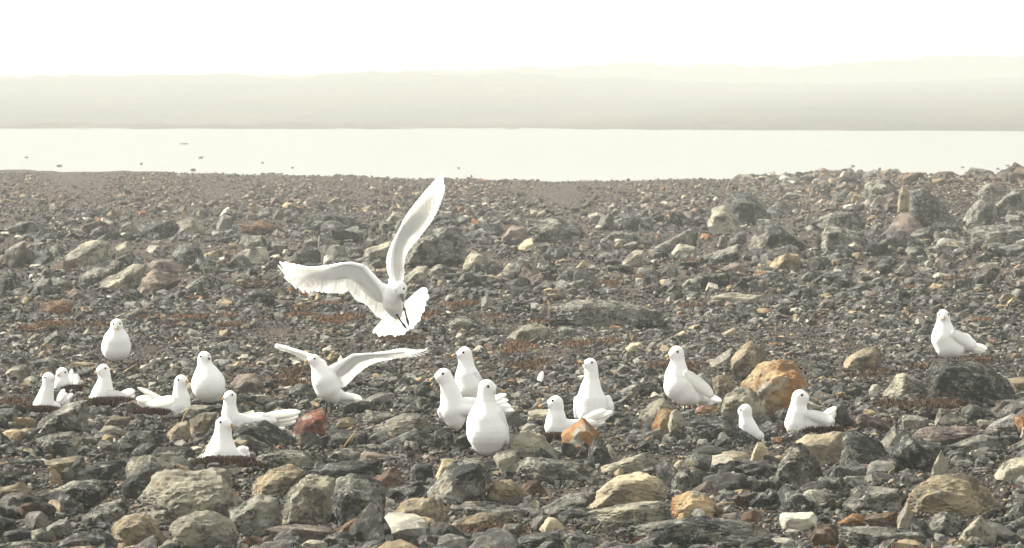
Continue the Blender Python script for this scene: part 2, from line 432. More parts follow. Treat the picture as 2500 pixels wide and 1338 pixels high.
RK = '''
t|104,1126 176,1116 200,1113 205,1135 180,1158 120,1146
d|174,1130 198,1114 206,1118 210,1148 180,1159 164,1156
o|120,1140 132,1145 148,1160 150,1184 124,1190|small upright orange rock below the tan block at the left
t|-10,1192 20,1185 46,1180 66,1190 78,1197 76,1207 0,1215|smooth tan rock cut by the left edge of the photo
l|-10,1225 12,1208 56,1201 68,1213 50,1246 12,1252 -10,1250
g|68,1218 132,1197 172,1176 216,1178 260,1170 282,1186 260,1218 204,1244 108,1248 66,1230|long slab with pale top and black front face at lower left
g|172,1174 200,1150 250,1127 300,1126 312,1142 288,1182 216,1180
l|308,1175 306,1146 320,1121 370,1112 425,1140 390,1165 370,1190 330,1200
l|330,1215 360,1185 395,1152 440,1148 545,1150 560,1175 575,1200 590,1230 560,1262 450,1285 325,1262|large pale pyramid-like boulder directly in front of the lowest sitting gull
g|200,1262 240,1236 300,1215 316,1235 305,1262 250,1285
t|270,1286 300,1262 350,1254 382,1275 400,1315 390,1345 290,1345 275,1320|domed tan rock at the bottom edge left of the pale dark-faced one
l|410,1295 430,1265 470,1252 510,1250 560,1268 584,1300 575,1330 500,1350 430,1330|rounded pale rock with a dark hollow at the bottom edge
l|74,1296 100,1290 122,1300 133,1312 115,1328 80,1320
d|4,1302 50,1290 74,1302 76,1318 20,1325
d|150,1320 180,1303 240,1300 282,1312 280,1345 155,1345
g|380,1340 410,1318 450,1328 490,1345 380,1350
g|0,1330 70,1318 130,1330 145,1350 0,1350
d|78,1100 92,1085 104,1108 106,1120 84,1122
d|12,1120 70,1118 120,1124 118,1138 60,1140 20,1134
t|614,1205 620,1176 652,1150 708,1130 748,1144 720,1182 700,1212 640,1212|tan slanting rock right of the lowest sitting gull's nest
l|686,1248 710,1194 750,1162 804,1160 820,1170 810,1220 802,1275 720,1282 686,1272|blocky rock with bright left face and black-crusted right face
g|808,1222 820,1172 848,1158 872,1168 930,1172 944,1210 938,1290 832,1292|squarish grey boulder right of the bright-sided block
g|560,1248 600,1222 628,1204 680,1208 688,1270 670,1295 620,1308 575,1290
l|532,1266 544,1252 570,1254 568,1275 540,1278
d|770,1140 815,1128 880,1124 930,1128 928,1165 900,1172 800,1168
b|820,1295 850,1270 890,1262 912,1275 906,1300 880,1310 830,1308
o|866,1322 890,1296 905,1285 912,1271 922,1286 926,1310 900,1330|pointed orange-tan rock standing at the bottom below the squarish boulder
g|788,1318 800,1304 840,1302 870,1312 872,1335 800,1340
t|612,1345 630,1318 655,1308 668,1318 670,1348
p|650,1295 700,1280 770,1290 820,1300 780,1325 680,1330
l|730,1335 756,1318 796,1324 800,1350 730,1350
l|575,1345 590,1326 606,1330 612,1350
t|962,1262 972,1232 1000,1216 1050,1218 1085,1235 1096,1270 1092,1300 1010,1302 965,1280
b|905,1172 940,1152 962,1138 988,1172 978,1198 945,1205 915,1190
g|622,1118 680,1097 765,1105 820,1125 812,1144 716,1140 672,1125
g|574,1072 593,1057 620,1070 670,1098 655,1108 608,1104
d|570,1050 594,1034 612,1036 646,1027 682,1052 730,1080 720,1094 668,1094 620,1070
r|742,1014 776,998 797,998 797,1048 774,1060 733,1072 718,1048 721,1031|dark rust red rock under the gull with raised wings
p|656,1010 678,995 723,1004 697,1018
d|640,995 672,976 706,978 724,995 690,1006
g|582,972 620,964 660,966 668,980 620,992
d|830,992 865,983 900,980 920,996 880,1006 830,1006
g|882,976 930,957 963,960 963,992 920,992
g|965,986 980,966 1010,972 1006,996 970,998
t|816,1044 828,1022 855,1019 862,1036 846,1048
g|868,1024 894,1002 944,1007 970,1014 920,1036 880,1040
g|910,1046 987,1006 1028,1014 1057,1031 1040,1046 980,1058 925,1060
d|800,1056 840,1048 898,1052 902,1092 830,1094
g|735,1074 745,1060 776,1062 790,1084 750,1090
d|930,1085 1016,1045 1048,1055 1065,1090 1000,1094
g|800,1115 840,1093 884,1106 870,1126 810,1126
p|870,1122 888,1101 955,1112 950,1130
o|1069,1050 1077,1051 1104,1082 1106,1090 1094,1089|thin leaning orange stone at the feet of the open-billed gull
t|1068,1104 1078,1098 1088,1103 1085,1110
d|1060,1051 1085,1045 1104,1052 1108,1065 1095,1090 1060,1085
t|1212,1012 1230,1006 1260,1014 1258,1028 1222,1028
l|1202,1118 1215,1106 1240,1098 1268,1100 1272,1140 1240,1165 1215,1140
l|1238,1074 1262,1058 1290,1052 1328,1064 1344,1096 1360,1112 1320,1124 1270,1112 1242,1094
o|1368,1058 1424,1021 1464,1054 1458,1080 1440,1094 1372,1100|ochre tent-shaped rock hiding part of a sitting gull's back
d|1436,1096 1452,1070 1468,1076 1500,1126 1460,1140 1436,1122
l|1478,1088 1488,1082 1508,1116 1498,1122
d|1340,1068 1352,1058 1368,1062 1366,1076 1345,1078
d|1300,1112 1320,1092 1352,1116 1340,1128 1302,1124
g|1250,1155 1270,1134 1284,1114 1340,1130 1400,1136 1424,1131 1440,1160 1390,1180 1300,1175
l|1468,1140 1540,1120 1576,1103 1612,1136 1612,1152 1512,1155 1470,1150
c|1426,1236 1480,1182 1510,1162 1564,1153 1605,1165 1632,1190 1628,1212 1590,1228 1500,1242|large cream rock with a long bright slanting left face
o|1588,1076 1592,1041 1608,1004 1625,996 1642,1003 1662,1038 1656,1076|upright bright orange rock below the gull standing right of centre
l|1640,1000 1665,1008 1676,1038 1668,1072 1645,1078 1630,1040
l|1556,1022 1580,990 1622,970 1650,1004 1610,1008 1598,1030 1566,1048
r|1697,1002 1716,988 1748,990 1759,1004 1739,1019 1699,1012|rust red rock under the tail of the gull right of centre
d|1671,1030 1716,1018 1762,1022 1850,1070 1841,1080 1739,1068 1676,1074|dark slanting slab left of the gull whose neck alone shows
l|1762,996 1773,959 1801,946 1838,950 1864,981 1875,1024 1847,1041 1790,1030
o|1806,944 1867,876 1909,870 1952,888 1975,939 1950,980 1915,1024 1878,1034 1841,956|biggest orange and tan boulder right of centre
t|1786,876 1813,845 1835,832 1861,845 1875,868 1824,916 1807,933 1796,913
g|1733,885 1776,859 1793,845 1787,876 1756,899
g|1702,916 1716,909 1739,927 1750,964 1716,950
t|1737,925 1756,917 1781,922 1793,939 1776,967 1750,973
c|1946,1078 1972,1062 2020,1068 2060,1056 2063,1080 2044,1130 2010,1138 1960,1110|cream broken-faced rock in front of the gull sitting at the right
d|2061,1058 2096,1060 2152,1080 2170,1105 2188,1150 2120,1160 2050,1140
g|1905,1130 1935,1090 1965,1085 2000,1120 2012,1160 1990,1192 1930,1192 1895,1160
c|1754,1124 1765,1103 1788,1100 1828,1106 1832,1120 1810,1144 1776,1140
c|1832,1125 1840,1100 1850,1080 1866,1085 1878,1105 1886,1138 1828,1140|cream tower-shaped stone with a notched top
c|1636,1152 1648,1130 1662,1122 1684,1136 1652,1153
t|1888,1116 1905,1110 1918,1114 1914,1130 1892,1132
g|1636,1180 1660,1144 1686,1142 1684,1180 1692,1192 1642,1204
o|1640,1216 1680,1200 1720,1206 1745,1222 1756,1256 1700,1266 1656,1264 1640,1244|rounded brownish orange rock with pale rind near the bottom
p|1690,1195 1726,1176 1744,1188 1756,1214 1722,1214
b|1806,1260 1840,1244 1860,1258 1860,1282 1835,1282
w|1901,1258 1912,1252 1988,1252 1998,1268 1960,1294 1912,1300|flat-topped whitish stone near the bottom right of centre
c|1860,1284 1864,1279 1908,1286 1912,1294 1868,1292
b|1974,1310 1996,1282 2030,1278 2048,1290 2052,1320 2040,1345 1990,1340|very dark brown rock at the bottom edge under the whitish stone
g|1500,1300 1540,1290 1600,1278 1720,1262 1800,1270 1880,1300 1900,1350 1500,1350|huge dark-mottled boulder along the bottom edge right of centre
l|1440,1250 1500,1235 1560,1228 1620,1224 1644,1256 1640,1272 1540,1278 1440,1275
d|1250,1325 1280,1308 1370,1296 1400,1320 1460,1350 1250,1350
l|1210,1310 1234,1280 1276,1278 1280,1300 1232,1320
c|1316,1292 1338,1262 1362,1268 1378,1286 1368,1298 1330,1298
g|1370,1318 1374,1300 1400,1298 1450,1310 1480,1345 1385,1345
d|1356,1262 1396,1236 1458,1248 1440,1270 1390,1278
g|1302,1268 1320,1244 1390,1204 1460,1196 1455,1222 1420,1240 1360,1262
t|1090,1312 1108,1272 1140,1262 1190,1250 1220,1256 1250,1268 1215,1305 1140,1312
g|1116,1236 1140,1222 1192,1224 1280,1244 1290,1262 1258,1276 1140,1258
t|1188,1210 1202,1174 1248,1172 1300,1212 1306,1220 1240,1230
g|1044,1202 1080,1160 1100,1136 1124,1122 1172,1124 1196,1152 1200,1184 1180,1212 1100,1232 1060,1218|big speckled grey boulder in front of the nearest standing gull
c|1060,1170 1080,1120 1112,1118 1100,1150 1084,1174
d|1000,1140 1020,1130 1056,1130 1058,1166 1020,1176 1000,1170
b|1274,1192 1288,1172 1316,1174 1338,1206 1296,1208
t|2216,1206 2270,1162 2370,1158 2410,1190 2466,1256 2420,1262 2300,1250 2225,1255|broad tan-grey slab with a dark hollow under it at lower right
g|2054,1232 2096,1188 2192,1192 2216,1212 2200,1246 2120,1252 2070,1250
o|2044,1276 2086,1252 2110,1262 2128,1282 2060,1284
b|2112,1258 2192,1248 2194,1286 2140,1288
o|2190,1290 2192,1264 2206,1262 2217,1222 2228,1255 2224,1290|fin-shaped orange stone standing on end at the bottom right
d|2222,1260 2260,1272 2280,1300 2262,1318 2226,1290
l|2342,1316 2370,1280 2398,1260 2412,1278 2436,1310 2420,1345 2340,1345
l|2338,1350 2370,1308 2400,1316 2412,1350
g|2048,1288 2100,1284 2170,1292 2260,1300 2264,1350 2060,1350
l|2274,1160 2288,1120 2298,1100 2316,1130 2318,1155|cone-shaped pale stone standing at the right
l|2296,1158 2336,1138 2342,1152 2320,1160
l|2430,1158 2450,1130 2510,1112 2510,1165 2470,1180
g|2196,1170 2204,1152 2230,1156 2256,1170 2220,1184
p|2160,1188 2174,1170 2184,1166 2190,1188
l|2157,961 2190,917 2209,911 2225,935 2262,940 2271,972 2240,980 2170,974|pale half-lit rock left of the big dark boulder at the right
d|2263,911 2271,895 2300,885 2420,890 2450,920 2482,963 2460,985 2400,990 2304,978|big dark lichen-covered boulder below the rightmost gull
t|2460,925 2510,918 2510,965 2490,960
t|2056,904 2070,872 2095,857 2136,843 2150,852 2156,890 2105,900|tan wedge-shaped block left of the rightmost gull
d|2043,1040 2045,998 2055,969 2063,992 2086,1042 2070,1048|black pointed rock right of the tail of the gull sitting at right
t|2080,1020 2105,1016 2112,1042 2088,1048
w|2130,1012 2146,990 2157,1012
g|2192,1026 2209,1011 2267,1021 2267,1038 2230,1052 2196,1042
p|2227,1063 2260,1040 2350,1038 2390,1052 2350,1072 2270,1090 2236,1080
g|2150,1078 2188,1034 2205,1085 2202,1112 2168,1090
g|2310,1090 2350,1075 2400,1063 2458,1067 2465,1085 2430,1105 2360,1108
g|2470,1088 2510,1066 2510,1110 2480,1112
d|2470,1010 2480,997 2510,990 2510,1022 2475,1022
w|2264,1038 2270,1033 2282,1036 2276,1044
g|78,1064 98,1022 150,998 186,978 212,974 216,1040 176,1056
g|0,962 78,963 88,976 48,988 0,985
d|0,990 66,996 74,1012 0,1016
l|14,905 48,890 70,895 76,912 66,930 20,932
g|75,880 125,872 163,888 140,900 95,905
t|166,894 188,884 238,888 220,898
p|558,935 584,916 620,913 640,925 641,948 612,962 575,955|smooth rounded rock right of the plump standing gull at left
t|533,906 550,912 566,922 560,930
t|405,1060 432,1032 460,1028 465,1078 418,1088
t|462,1025 500,1003 534,1006 496,1058 465,1060
g|292,1084 315,1056 373,1050 410,1072 400,1092 315,1096
l|235,1063 254,1038 280,1040 310,1054 282,1068
t|257,1035 276,1013 320,1022 302,1042
g|85,1072 116,1058 175,1056 200,1070 176,1112 108,1116
d|226,1006 242,990 270,992 280,1010 250,1020
g|364,1110 386,1092 470,1094 466,1126 414,1128
g|420,1020 466,990 520,989 545,994 500,1008 440,1026
d|279,934 301,928 339,947 301,957
g|308,922 345,910 361,925 330,930
t|302,906 332,888 340,903 312,912
g|0,1055 18,1066 32,1085 20,1098 0,1100
l|412,567 440,537 468,528 494,543 500,565 430,575|smooth pale hump-shaped boulder in the boulder band at far left
d|332,555 369,540 425,535 440,560 410,578 345,572
g|292,565 301,545 322,542 338,562 330,575 300,575
l|159,625 190,600 216,591 241,585 264,594 270,628 220,645 170,642
g|195,672 241,639 300,636 290,665 245,700 200,695
l|241,690 290,662 327,645 356,648 345,685 330,708 272,712 248,705
p|332,708 345,680 375,655 412,665 443,682 400,692 345,718
p|352,645 386,630 420,634 455,655 443,668 390,660
d|416,625 440,592 480,594 500,628 495,655 445,650
d|-10,690 10,660 28,652 50,690 60,716 0,722|dark peaked boulder at the left edge of the photo
t|494,622 548,604 557,614 525,635 500,638
g|582,595 592,574 640,572 655,600 640,620 600,612
g|650,600 662,584 700,590 705,615 670,620
b|583,548 638,536 692,556 655,571 598,566
g|454,698 500,670 535,688 566,696 525,712 468,712
p|158,722 182,704 222,724 195,736
b|97,768 105,738 148,732 176,742 174,768 130,772
g|292,768 340,750 378,764 355,784 312,784
l|68,838 77,818 98,813 95,840
g|105,828 136,806 165,825 160,842 110,842
l|200,818 218,795 240,812 240,822
d|162,818 196,800 206,816
l|138,858 158,842 180,850 176,864
g|604,790 620,776 640,785 630,795
d|597,715 630,706 680,710 668,732 620,738
l|278,605 309,588 328,603 298,622
l|360,604 378,585 396,588 392,606
g|482,592 517,580 570,578 560,592
g|0,560 34,543 85,540 130,565 60,576
g|8,615 28,605 57,585 66,612 35,628
g|113,622 125,600 142,596 160,612 148,628
d|748,560 758,530 770,522 804,517 847,528 870,548 905,552 800,566|long dark boulder behind the hovering gull's left-hand wing
l|884,628 895,608 955,588 960,632 925,648
g|980,635 1012,592 1050,565 1105,552 1135,580 1142,622 1090,642 1020,650|large round-topped boulder behind the hovering gull's upright wing
l|1130,650 1134,632 1157,612 1208,638 1185,652 1150,658
g|1175,660 1205,643 1236,652 1222,668
t|1044,645 1058,617 1084,617 1096,640
l|978,684 1020,648 1046,648 1040,682 1000,698
g|1042,660 1072,645 1120,658 1085,678 1042,678
g|853,588 862,562 895,560 902,585 880,592
g|886,602 900,578 930,576 940,595 915,605
g|738,588 780,578 800,596 765,606
g|722,618 748,596 775,614 748,622
t|904,668 912,657 955,656 952,672 915,676
d|828,620 850,602 886,604 888,632 835,632
l|940,543 960,516 992,524 998,536 965,544
l|740,496 752,480 770,482 774,496 755,502
t|800,495 815,482 832,482 830,494 812,498
c|1264,604 1282,585 1299,580 1307,608 1282,614
p|1225,580 1248,552 1282,552 1300,580 1265,590
g|1282,552 1288,538 1355,530 1400,545 1430,568 1415,592 1375,590 1300,580|wide low boulder alone in the middle of the boulder band
g|1250,648 1262,625 1300,630 1316,650 1255,655
w|1310,655 1316,640 1330,652 1326,658
g|1458,628 1466,616 1512,608 1518,626 1470,636
l|1518,640 1549,610 1572,612 1570,640 1538,650
g|1602,602 1654,574 1696,554 1706,572 1700,596 1640,606 1612,618
l|1640,616 1654,594 1702,602 1698,622 1655,628
g|1464,588 1498,565 1543,568 1570,576 1555,594 1500,598
g|1548,675 1560,652 1585,652 1612,665 1608,680 1562,680
g|1614,668 1634,646 1656,658 1656,678 1620,678
g|1655,708 1682,680 1708,680 1702,702 1680,712
g|1342,795 1345,752 1400,732 1500,732 1600,762 1625,785 1510,800 1400,802|very wide flat slab among brown moss in the middle
l|1234,826 1270,796 1310,787 1341,798 1356,822 1300,836 1240,834|smooth grey domed rock below the wide flat slab
g|1350,812 1370,796 1464,816 1470,824 1356,824
g|1096,790 1122,770 1185,790 1230,808 1160,808 1100,800
c|1522,854 1540,838 1566,835 1570,855 1530,860
c|1646,820 1668,807 1677,814 1660,824
c|1752,820 1790,800 1800,800 1798,815 1775,824
d|1566,816 1600,802 1636,812 1600,820
l|1725,748 1736,724 1788,715 1860,722 1850,738 1760,745
t|1208,725 1222,704 1236,718 1230,728
t|1344,680 1364,667 1388,680 1375,688
d|1762,512 1780,468 1834,470 1850,496 1885,530 1860,548 1790,545|tall dark rough boulder at the left of the right-hand boulder pile
l|1728,548 1741,508 1770,502 1800,528 1812,560 1770,572 1735,565
g|1830,600 1852,538 1880,534 1924,562 1970,596 1900,622 1845,612
g|2005,602 2014,552 2030,545 2052,560 2112,572 2125,600 2045,610|block with a pale square left face in the right-hand pile
g|1980,545 2030,518 2085,518 2115,540 2110,565 2010,560
p|2160,570 2193,522 2220,518 2245,545 2270,572 2210,588 2165,582|pinkish cone-shaped boulder at the foot of the tall spike
t|2190,518 2196,462 2206,446 2213,464 2224,482 2220,520|tall narrow tan spike of rock standing on the far right pile
d|2220,528 2222,464 2252,454 2292,486 2327,528 2350,553 2270,556|dark cone-shaped boulder right of the tall tan spike
g|2370,484 2410,445 2448,458 2462,480 2420,482
g|2350,540 2372,502 2398,480 2420,480 2442,506 2446,534 2388,550
g|2426,502 2480,461 2510,458 2510,530 2468,534
g|2350,595 2360,560 2390,553 2510,543 2510,605 2400,605|long low boulder cut by the right edge of the photo
g|2168,430 2174,413 2193,412 2206,430|rounded boulder standing on the skyline against the water
g|2353,434 2372,408 2382,419 2423,416 2433,434
b|2263,432 2292,419 2327,418 2343,432
g|2103,482 2116,442 2164,435 2200,470 2180,492 2130,496
g|1870,512 1905,490 1950,505 1968,516 1910,520
g|1908,482 1924,470 1982,477 1970,488
t|2039,477 2048,458 2060,462 2056,478
t|2064,490 2068,475 2085,474 2092,490
g|1936,538 1956,525 1966,528 1962,546
l|1966,546 1974,514 1982,524 1976,548
l|2055,615 2068,601 2088,589 2104,604 2112,622 2070,624
t|1940,642 1952,630 1984,640 1980,648 1950,648|small bright tan stone below the right-hand boulder pile
t|2308,604 2316,587 2330,600 2318,608
g|1748,604 1760,573 1776,585 1776,606
g|1700,640 1720,624 1794,606 1806,595 1818,612 1795,632 1730,645
p|1755,656 1796,640 1828,648 1820,672 1775,674
d|1952,678 1988,655 2020,675 1990,690
g|1898,624 1924,602 1953,618 1972,625 1924,632
d|2148,642 2158,624 2180,624 2206,634 2168,650
l|2360,656 2398,641 2442,640 2440,650
d|1780,590 1800,566 1822,563 1822,592 1796,598
'''
for ln in RK.strip().split('\n'):
    q = ln.split('|'); poly_rock(q[0], q[1], q[2] if len(q) > 2 else None)
NAMED = len(ROCKS)

# ------------------------------------------------------------------ gulls
GULL_ZONES = []   # (x0, y0, x1, y1, D)

def blade(bm, B, T, w, thick, nrm, mi, bend=0.0, sheet=False):
    """one feather: a lens-section vane from B to T, w wide"""
    ax = T-B; L = ax.length; a = ax.normalized(); side = a.cross(nrm).normalized(); n = side.cross(a).normalized()
    prof = [(0, .5), (.25, .85), (.6, 1.0), (.85, .95), (.94, .75), (.985, .45), (1.0, .12)] if sheet else [(0, .6), (.2, .9), (.5, 1.0), (.72, .92), (.87, .68), (.96, .36), (1.0, .06)]
    ringv = []
    for u, k in prof:
        c = B+ax*u+n*(bend*L*math.sin(u*math.pi)); h = w*.5*k
        ringv.append([bm.verts.new(c-side*h), bm.verts.new(c+n*thick*.5), bm.verts.new(c+side*h), bm.verts.new(c-n*thick*.5)])
    for r0, r1 in zip(ringv, ringv[1:]):
        for i in (range(2) if sheet else range(4)):
            f = bm.faces.new((r0[i], r0[(i+1) % 4], r1[(i+1) % 4], r1[i])); f.material_index = mi; f.smooth = True
    if sheet:
        bmesh.ops.delete(bm, geom=[r[3] for r in ringv], context='VERTS'); return
    for r, fl in ((ringv[0], 1), (ringv[-1], 0)):
        f = bm.faces.new(r[::-1] if fl else r); f.material_index = mi

def tube(bm, pts, rads, mi=0, seg=8, cap=True):
    rings = []
    for i, p in enumerate(pts):
        a = (pts[min(i+1, len(pts)-1)]-pts[max(i-1, 0)]).normalized()
        u = a.orthogonal().normalized() if i == 0 else (u-a*u.dot(a)).normalized()
        v = a.cross(u)
        rings.append([bm.verts.new(p+(u*math.cos(2*math.pi*k/seg)+v*math.sin(2*math.pi*k/seg))*rads[i]) for k in range(seg)])
    for r0, r1 in zip(rings, rings[1:]):
        for k in range(seg):
            f = bm.faces.new((r0[k], r0[(k+1) % seg], r1[(k+1) % seg], r1[k])); f.smooth = True; f.material_index = mi
    if cap:
        for r, fl in ((rings[0], 1), (rings[-1], 0)):
            f = bm.faces.new(r[::-1] if fl else r); f.material_index = mi
    return rings

IC2V, IC2T = ICO[3]
def blob_mesh(name, spheres, voxel, smooth=3):
    """spheres: list of (Vector, r); returns one continuous voxel-remeshed surface"""
    V = np.concatenate([IC2V*r+np.array(c[:]) for c, r in spheres]); n = len(IC2V)
    T = np.concatenate([IC2T+n*i for i in range(len(spheres))])
    me = np_mesh(name+'_src', V, T); o = bpy.data.objects.new('tmp', me); COL.objects.link(o)
    m = o.modifiers.new('r', 'REMESH'); m.mode = 'VOXEL'; m.voxel_size = voxel; m.use_smooth_shade = True
    s = o.modifiers.new('s', 'SMOOTH'); s.factor = .5; s.iterations = smooth
    dg = bpy.context.evaluated_depsgraph_get(); dg.update()
    out = bpy.data.meshes.new_from_object(o.evaluated_get(dg)); out.name = name
    bpy.data.objects.remove(o); bpy.data.meshes.remove(me)
    return out

def gull(label, yg, head, chains, bill, eye, feathers=(), wings=(), legs=(), D=None, muzzle=.62, zone=None, both=True, gape=None):
    """all coordinates in photo pixels at the bird's own distance; a 3rd/4th number is depth in the same unit"""
    hx, hy, hr = head[:3]; hd = head[3] if len(head) > 3 else 0
    ax = head[0] if legs == () else legs[0][0]
    if D is None:
        X, Dh, Z = hit(ax, yg); D = float(Dh[0])
    s = D/F
    root = P3(ax, yg, D)
    q = lambda x, y, d=0: P3(x, y, D, d)-root
    sp = []
    def chain(c):
        c = [tuple(p)+((0,) if len(p) == 3 else ()) for p in c]
        for (x0, y0, r0, d0), (x1, y1, r1, d1) in zip(c, c[1:]):
            L = math.dist((x0, y0, d0), (x1, y1, d1)); n = max(2, int(L/(.28*min(r0, r1)))+1)
            for k in range(n+1):
                u = k/n; sp.append((q(x0+(x1-x0)*u, y0+(y1-y0)*u, d0+(d1-d0)*u), (r0+(r1-r0)*u)*s*1.03))
    b0 = bill[0]; bd0 = b0[2] if len(b0) > 2 else 0; mzr = hr*.36
    dx, dy, dd = b0[0]-hx, b0[1]-hy, bd0-hd; L = math.sqrt(dx*dx+dy*dy+dd*dd) or 1
    mx, my, md = b0[0]-dx/L*mzr*1.1, b0[1]-dy/L*mzr*1.1, bd0-dd/L*mzr*1.1
    kk = hr*.5/L
    chain([(hx, hy, hr*1.0, hd), (hx+dx*kk, hy+dy*kk+hr*.08, hr*.74, hd+dd*kk), (mx, my, mzr, md)])
    c0 = [tuple(c) for c in chains[0]]; c0[0] = (c0[0][0], c0[0][1], max(c0[0][2]*1.08, hr*.97))+c0[0][3:]; c0[1] = (c0[1][0], c0[1][1], c0[1][2]*1.03)+c0[1][3:]
    chain([(hx, hy, hr*1.0, hd)]+c0)
    for c in chains[1:]: chain(c)
    for w in wings:
        if w.get('arm'): chain(w['arm'])
    me = blob_mesh('gull', sp, 1.5*s if len(wings) else 1.9*s)
    bm = bmesh.new(); bm.from_mesh(me)
    for f in bm.faces: f.material_index = 0; f.smooth = True
    for ft in feathers:
        x0, y0, x1, y1, w = ft[:5]; d0, d1 = (ft[5], ft[6]) if len(ft) > 5 else (6, 14)
        blade(bm, q(x0, y0, d0), q(x1, y1, d1), w*s*(2.9 if ft[4] < 9.5 and len(ft) < 8 else 2.4), (ft[7] if len(ft) > 7 else 1.6)*s, Vector((0, -1, .15)), 1, .01)
    for w in wings:
        lead, tips, n = w['lead'], w['tips'], int(w['n']*(1.5 if w.get('arm') else 1))
        def at(tab, u):
            u = u*(len(tab)-1); i = min(int(u), len(tab)-2); k = u-i
            a = tab[i]+((0,) if len(tab[i]) == 2 else ()); b = tab[i+1]+((0,) if len(tab[i+1]) == 2 else ())
            return [a[j]+(b[j]-a[j])*k for j in range(3)]
        tp = [at(tips, i/(n-1)) for i in range(n)]; lp = [at(lead, (i/(n-1))) for i in range(n)]
        for i in range(n):
            a, b = tp[max(i-1, 0)], tp[min(i+1, n-1)]
            gap = math.dist(a, b)/(2 if 0 < i < n-1 else 1)
            jit = (i % 3-1)*.6
            wd = max(gap*w.get('wk', 1.5)*1.9, w.get('wmin', 7)*1.2)
            if w.get('arm') and i/(n-1) < .28: wd *= .5
            if not w.get('arm'):
                k_ = 1-.05*(i % 2); tp[i] = [lp[i][j]+(tp[i][j]-lp[i][j])*k_ for j in range(3)]
            blade(bm, q(*lp[i]), q(tp[i][0], tp[i][1], tp[i][2]+jit+(i % 2)*.8), wd*s, 1.3*s, Vector((0, -1, 0)), 1, .015, True)
        m = max(4, int(n*.8))                       # overlapping coverts
        for kk, fr in (w['cov'] if 'cov' in w else ((0, .5),)):
            for i in range(m+2):
                u = i/(m+1); l = at(lead, u); t_ = at(tips, u)
                e = [l[j]+(t_[j]-l[j])*fr for j in range(3)]
                wd = max(math.dist(at(lead, max(u-.06, 0)), at(lead, min(u+.06, 1)))*1.6, 10)
                blade(bm, q(l[0], l[1], l[2]), q(e[0], e[1], e[2]-(2.0+1.5*kk)), wd*s, 2.2*s, Vector((0, -1, 0)), 1, .01, True)
    for lg in legs:
        x, y0, y1 = lg[:3]; xf = lg[3] if len(lg) > 3 else x
        top, ft = q(x, y0), q(xf, y1)
        kn = top.lerp(ft, .35)+Vector((0, .004, 0))
        tube(bm, [top, kn, ft], [3.4*s, 2.2*s, 2.0*s], 2)
        if len(lg) > 4:                                  # dangling foot, closed webs
            e = q(lg[4], lg[5]); tube(bm, [ft, ft.lerp(e, .5), e], [1.8*s, 3.4*s, 1.5*s], 2)
        else:
            for k in (-1, 0, 1):
                e = ft+Vector((k*4*s+(lg[3]-x if len(lg) > 3 else 0)*0, -10*s, -1.0*s)); tube(bm, [ft, e], [1.6*s, .9*s], 2, 6)
    bm.to_mesh(me); bm.free()
    o = link('gull', me, [M['plumage'], M['feather'], M['leg']]); o.location = root
    tag(o, label, 'gull', 'ivory-white gulls of the colony')
    # bill: horn tube with slightly hooked tip, colour runs from blue-grey to orange yellow
    def mandible(name, A, B, r, hook, c0=(.19, .225, .195), c1=(.60, .30, .07)):
        bb = bmesh.new(); cl = bb.verts.layers.float_color.new('tint'); pts = []; rr = []
        for k in range(9):
            u = k/8.0; p = A.lerp(B, u); p = p+Vector((0, 0, -hook*(u**3)+hook*.5*math.sin(u*math.pi)))
            pts.append(p); rr.append(r*(1-.5*u**1.7) if k < 8 else r*.15)
        rings = tube(bb, pts, rr, 0, 10)
        for k, rg in enumerate(rings):
            u = min(1, max(0, (k/8.0-.62)/.2))
            for v in rg: v[cl] = tuple(c0[j]+(c1[j]-c0[j])*u for j in range(3))+(1,)
        m2 = bpy.data.meshes.new(name); bb.to_mesh(m2); bb.free()
        return link(name, m2, M['bill'], o)
    br = hr*.30*s
    if len(bill) == 2:
        A = q(b0[0]-dx/L*3, b0[1]-dy/L*3, bd0-dd/L*3); B = q(*bill[1])
        mandible('bill', A, B, br, hr*.06*s, *((( .10, .11, .11), (.16, .13, .12)) if gape == 'dark' else ()))
    else:
        A = q(b0[0]-dx/L*3, b0[1]-dy/L*3-1.5, bd0); mandible('upper_mandible', A, q(*bill[1]), br*.85, hr*.1*s)
        A2 = q(b0[0]-dx/L*2, b0[1]-dy/L*2+5, bd0); mandible('lower_mandible', A2, q(*bill[2]), br*.62, 0)
        gb = bmesh.new(); mid = q((bill[1][0]+bill[2][0]+2*b0[0])/4+1, (bill[1][1]+bill[2][1]+2*b0[1])/4+2, bd0)
        tube(gb, [q(b0[0]+4, b0[1]+2, bd0), mid], [br*.95, br*.4], 0, 8); m3 = bpy.data.meshes.new('gape'); gb.to_mesh(m3); gb.free()
        link('gape', m3, M['gape'], o)
    # eyes on the head surface
    er = max(hr*.17, 2.6)
    for (ex, ey) in eye:
        ox, oy = ex-hx, ey-hy; k = min(.97, math.hypot(ox, oy)/hr); dz = -math.sqrt(1-k*k)*hr*.97
        if both == 'snap': pass
        bb = bmesh.new(); bmesh.ops.create_uvsphere(bb, u_segments=12, v_segments=8, radius=er*s)
        bmesh.ops.translate(bb, verts=bb.verts, vec=q(ex, ey, hd+dz)); m4 = bpy.data.meshes.new('eye')
        for f in bb.faces: f.smooth = True
        bb.to_mesh(m4); bb.free(); link('eye', m4, M['eye'], o)
    xs = [p[0] for c in chains for p in c]+[hx-hr, hx+hr]+[f[2] for f in feathers]
    GULL_ZONES.append(zone+(D,) if zone else (min(xs)-12, hy-hr-4, max(xs)+12, yg, D))
    return o

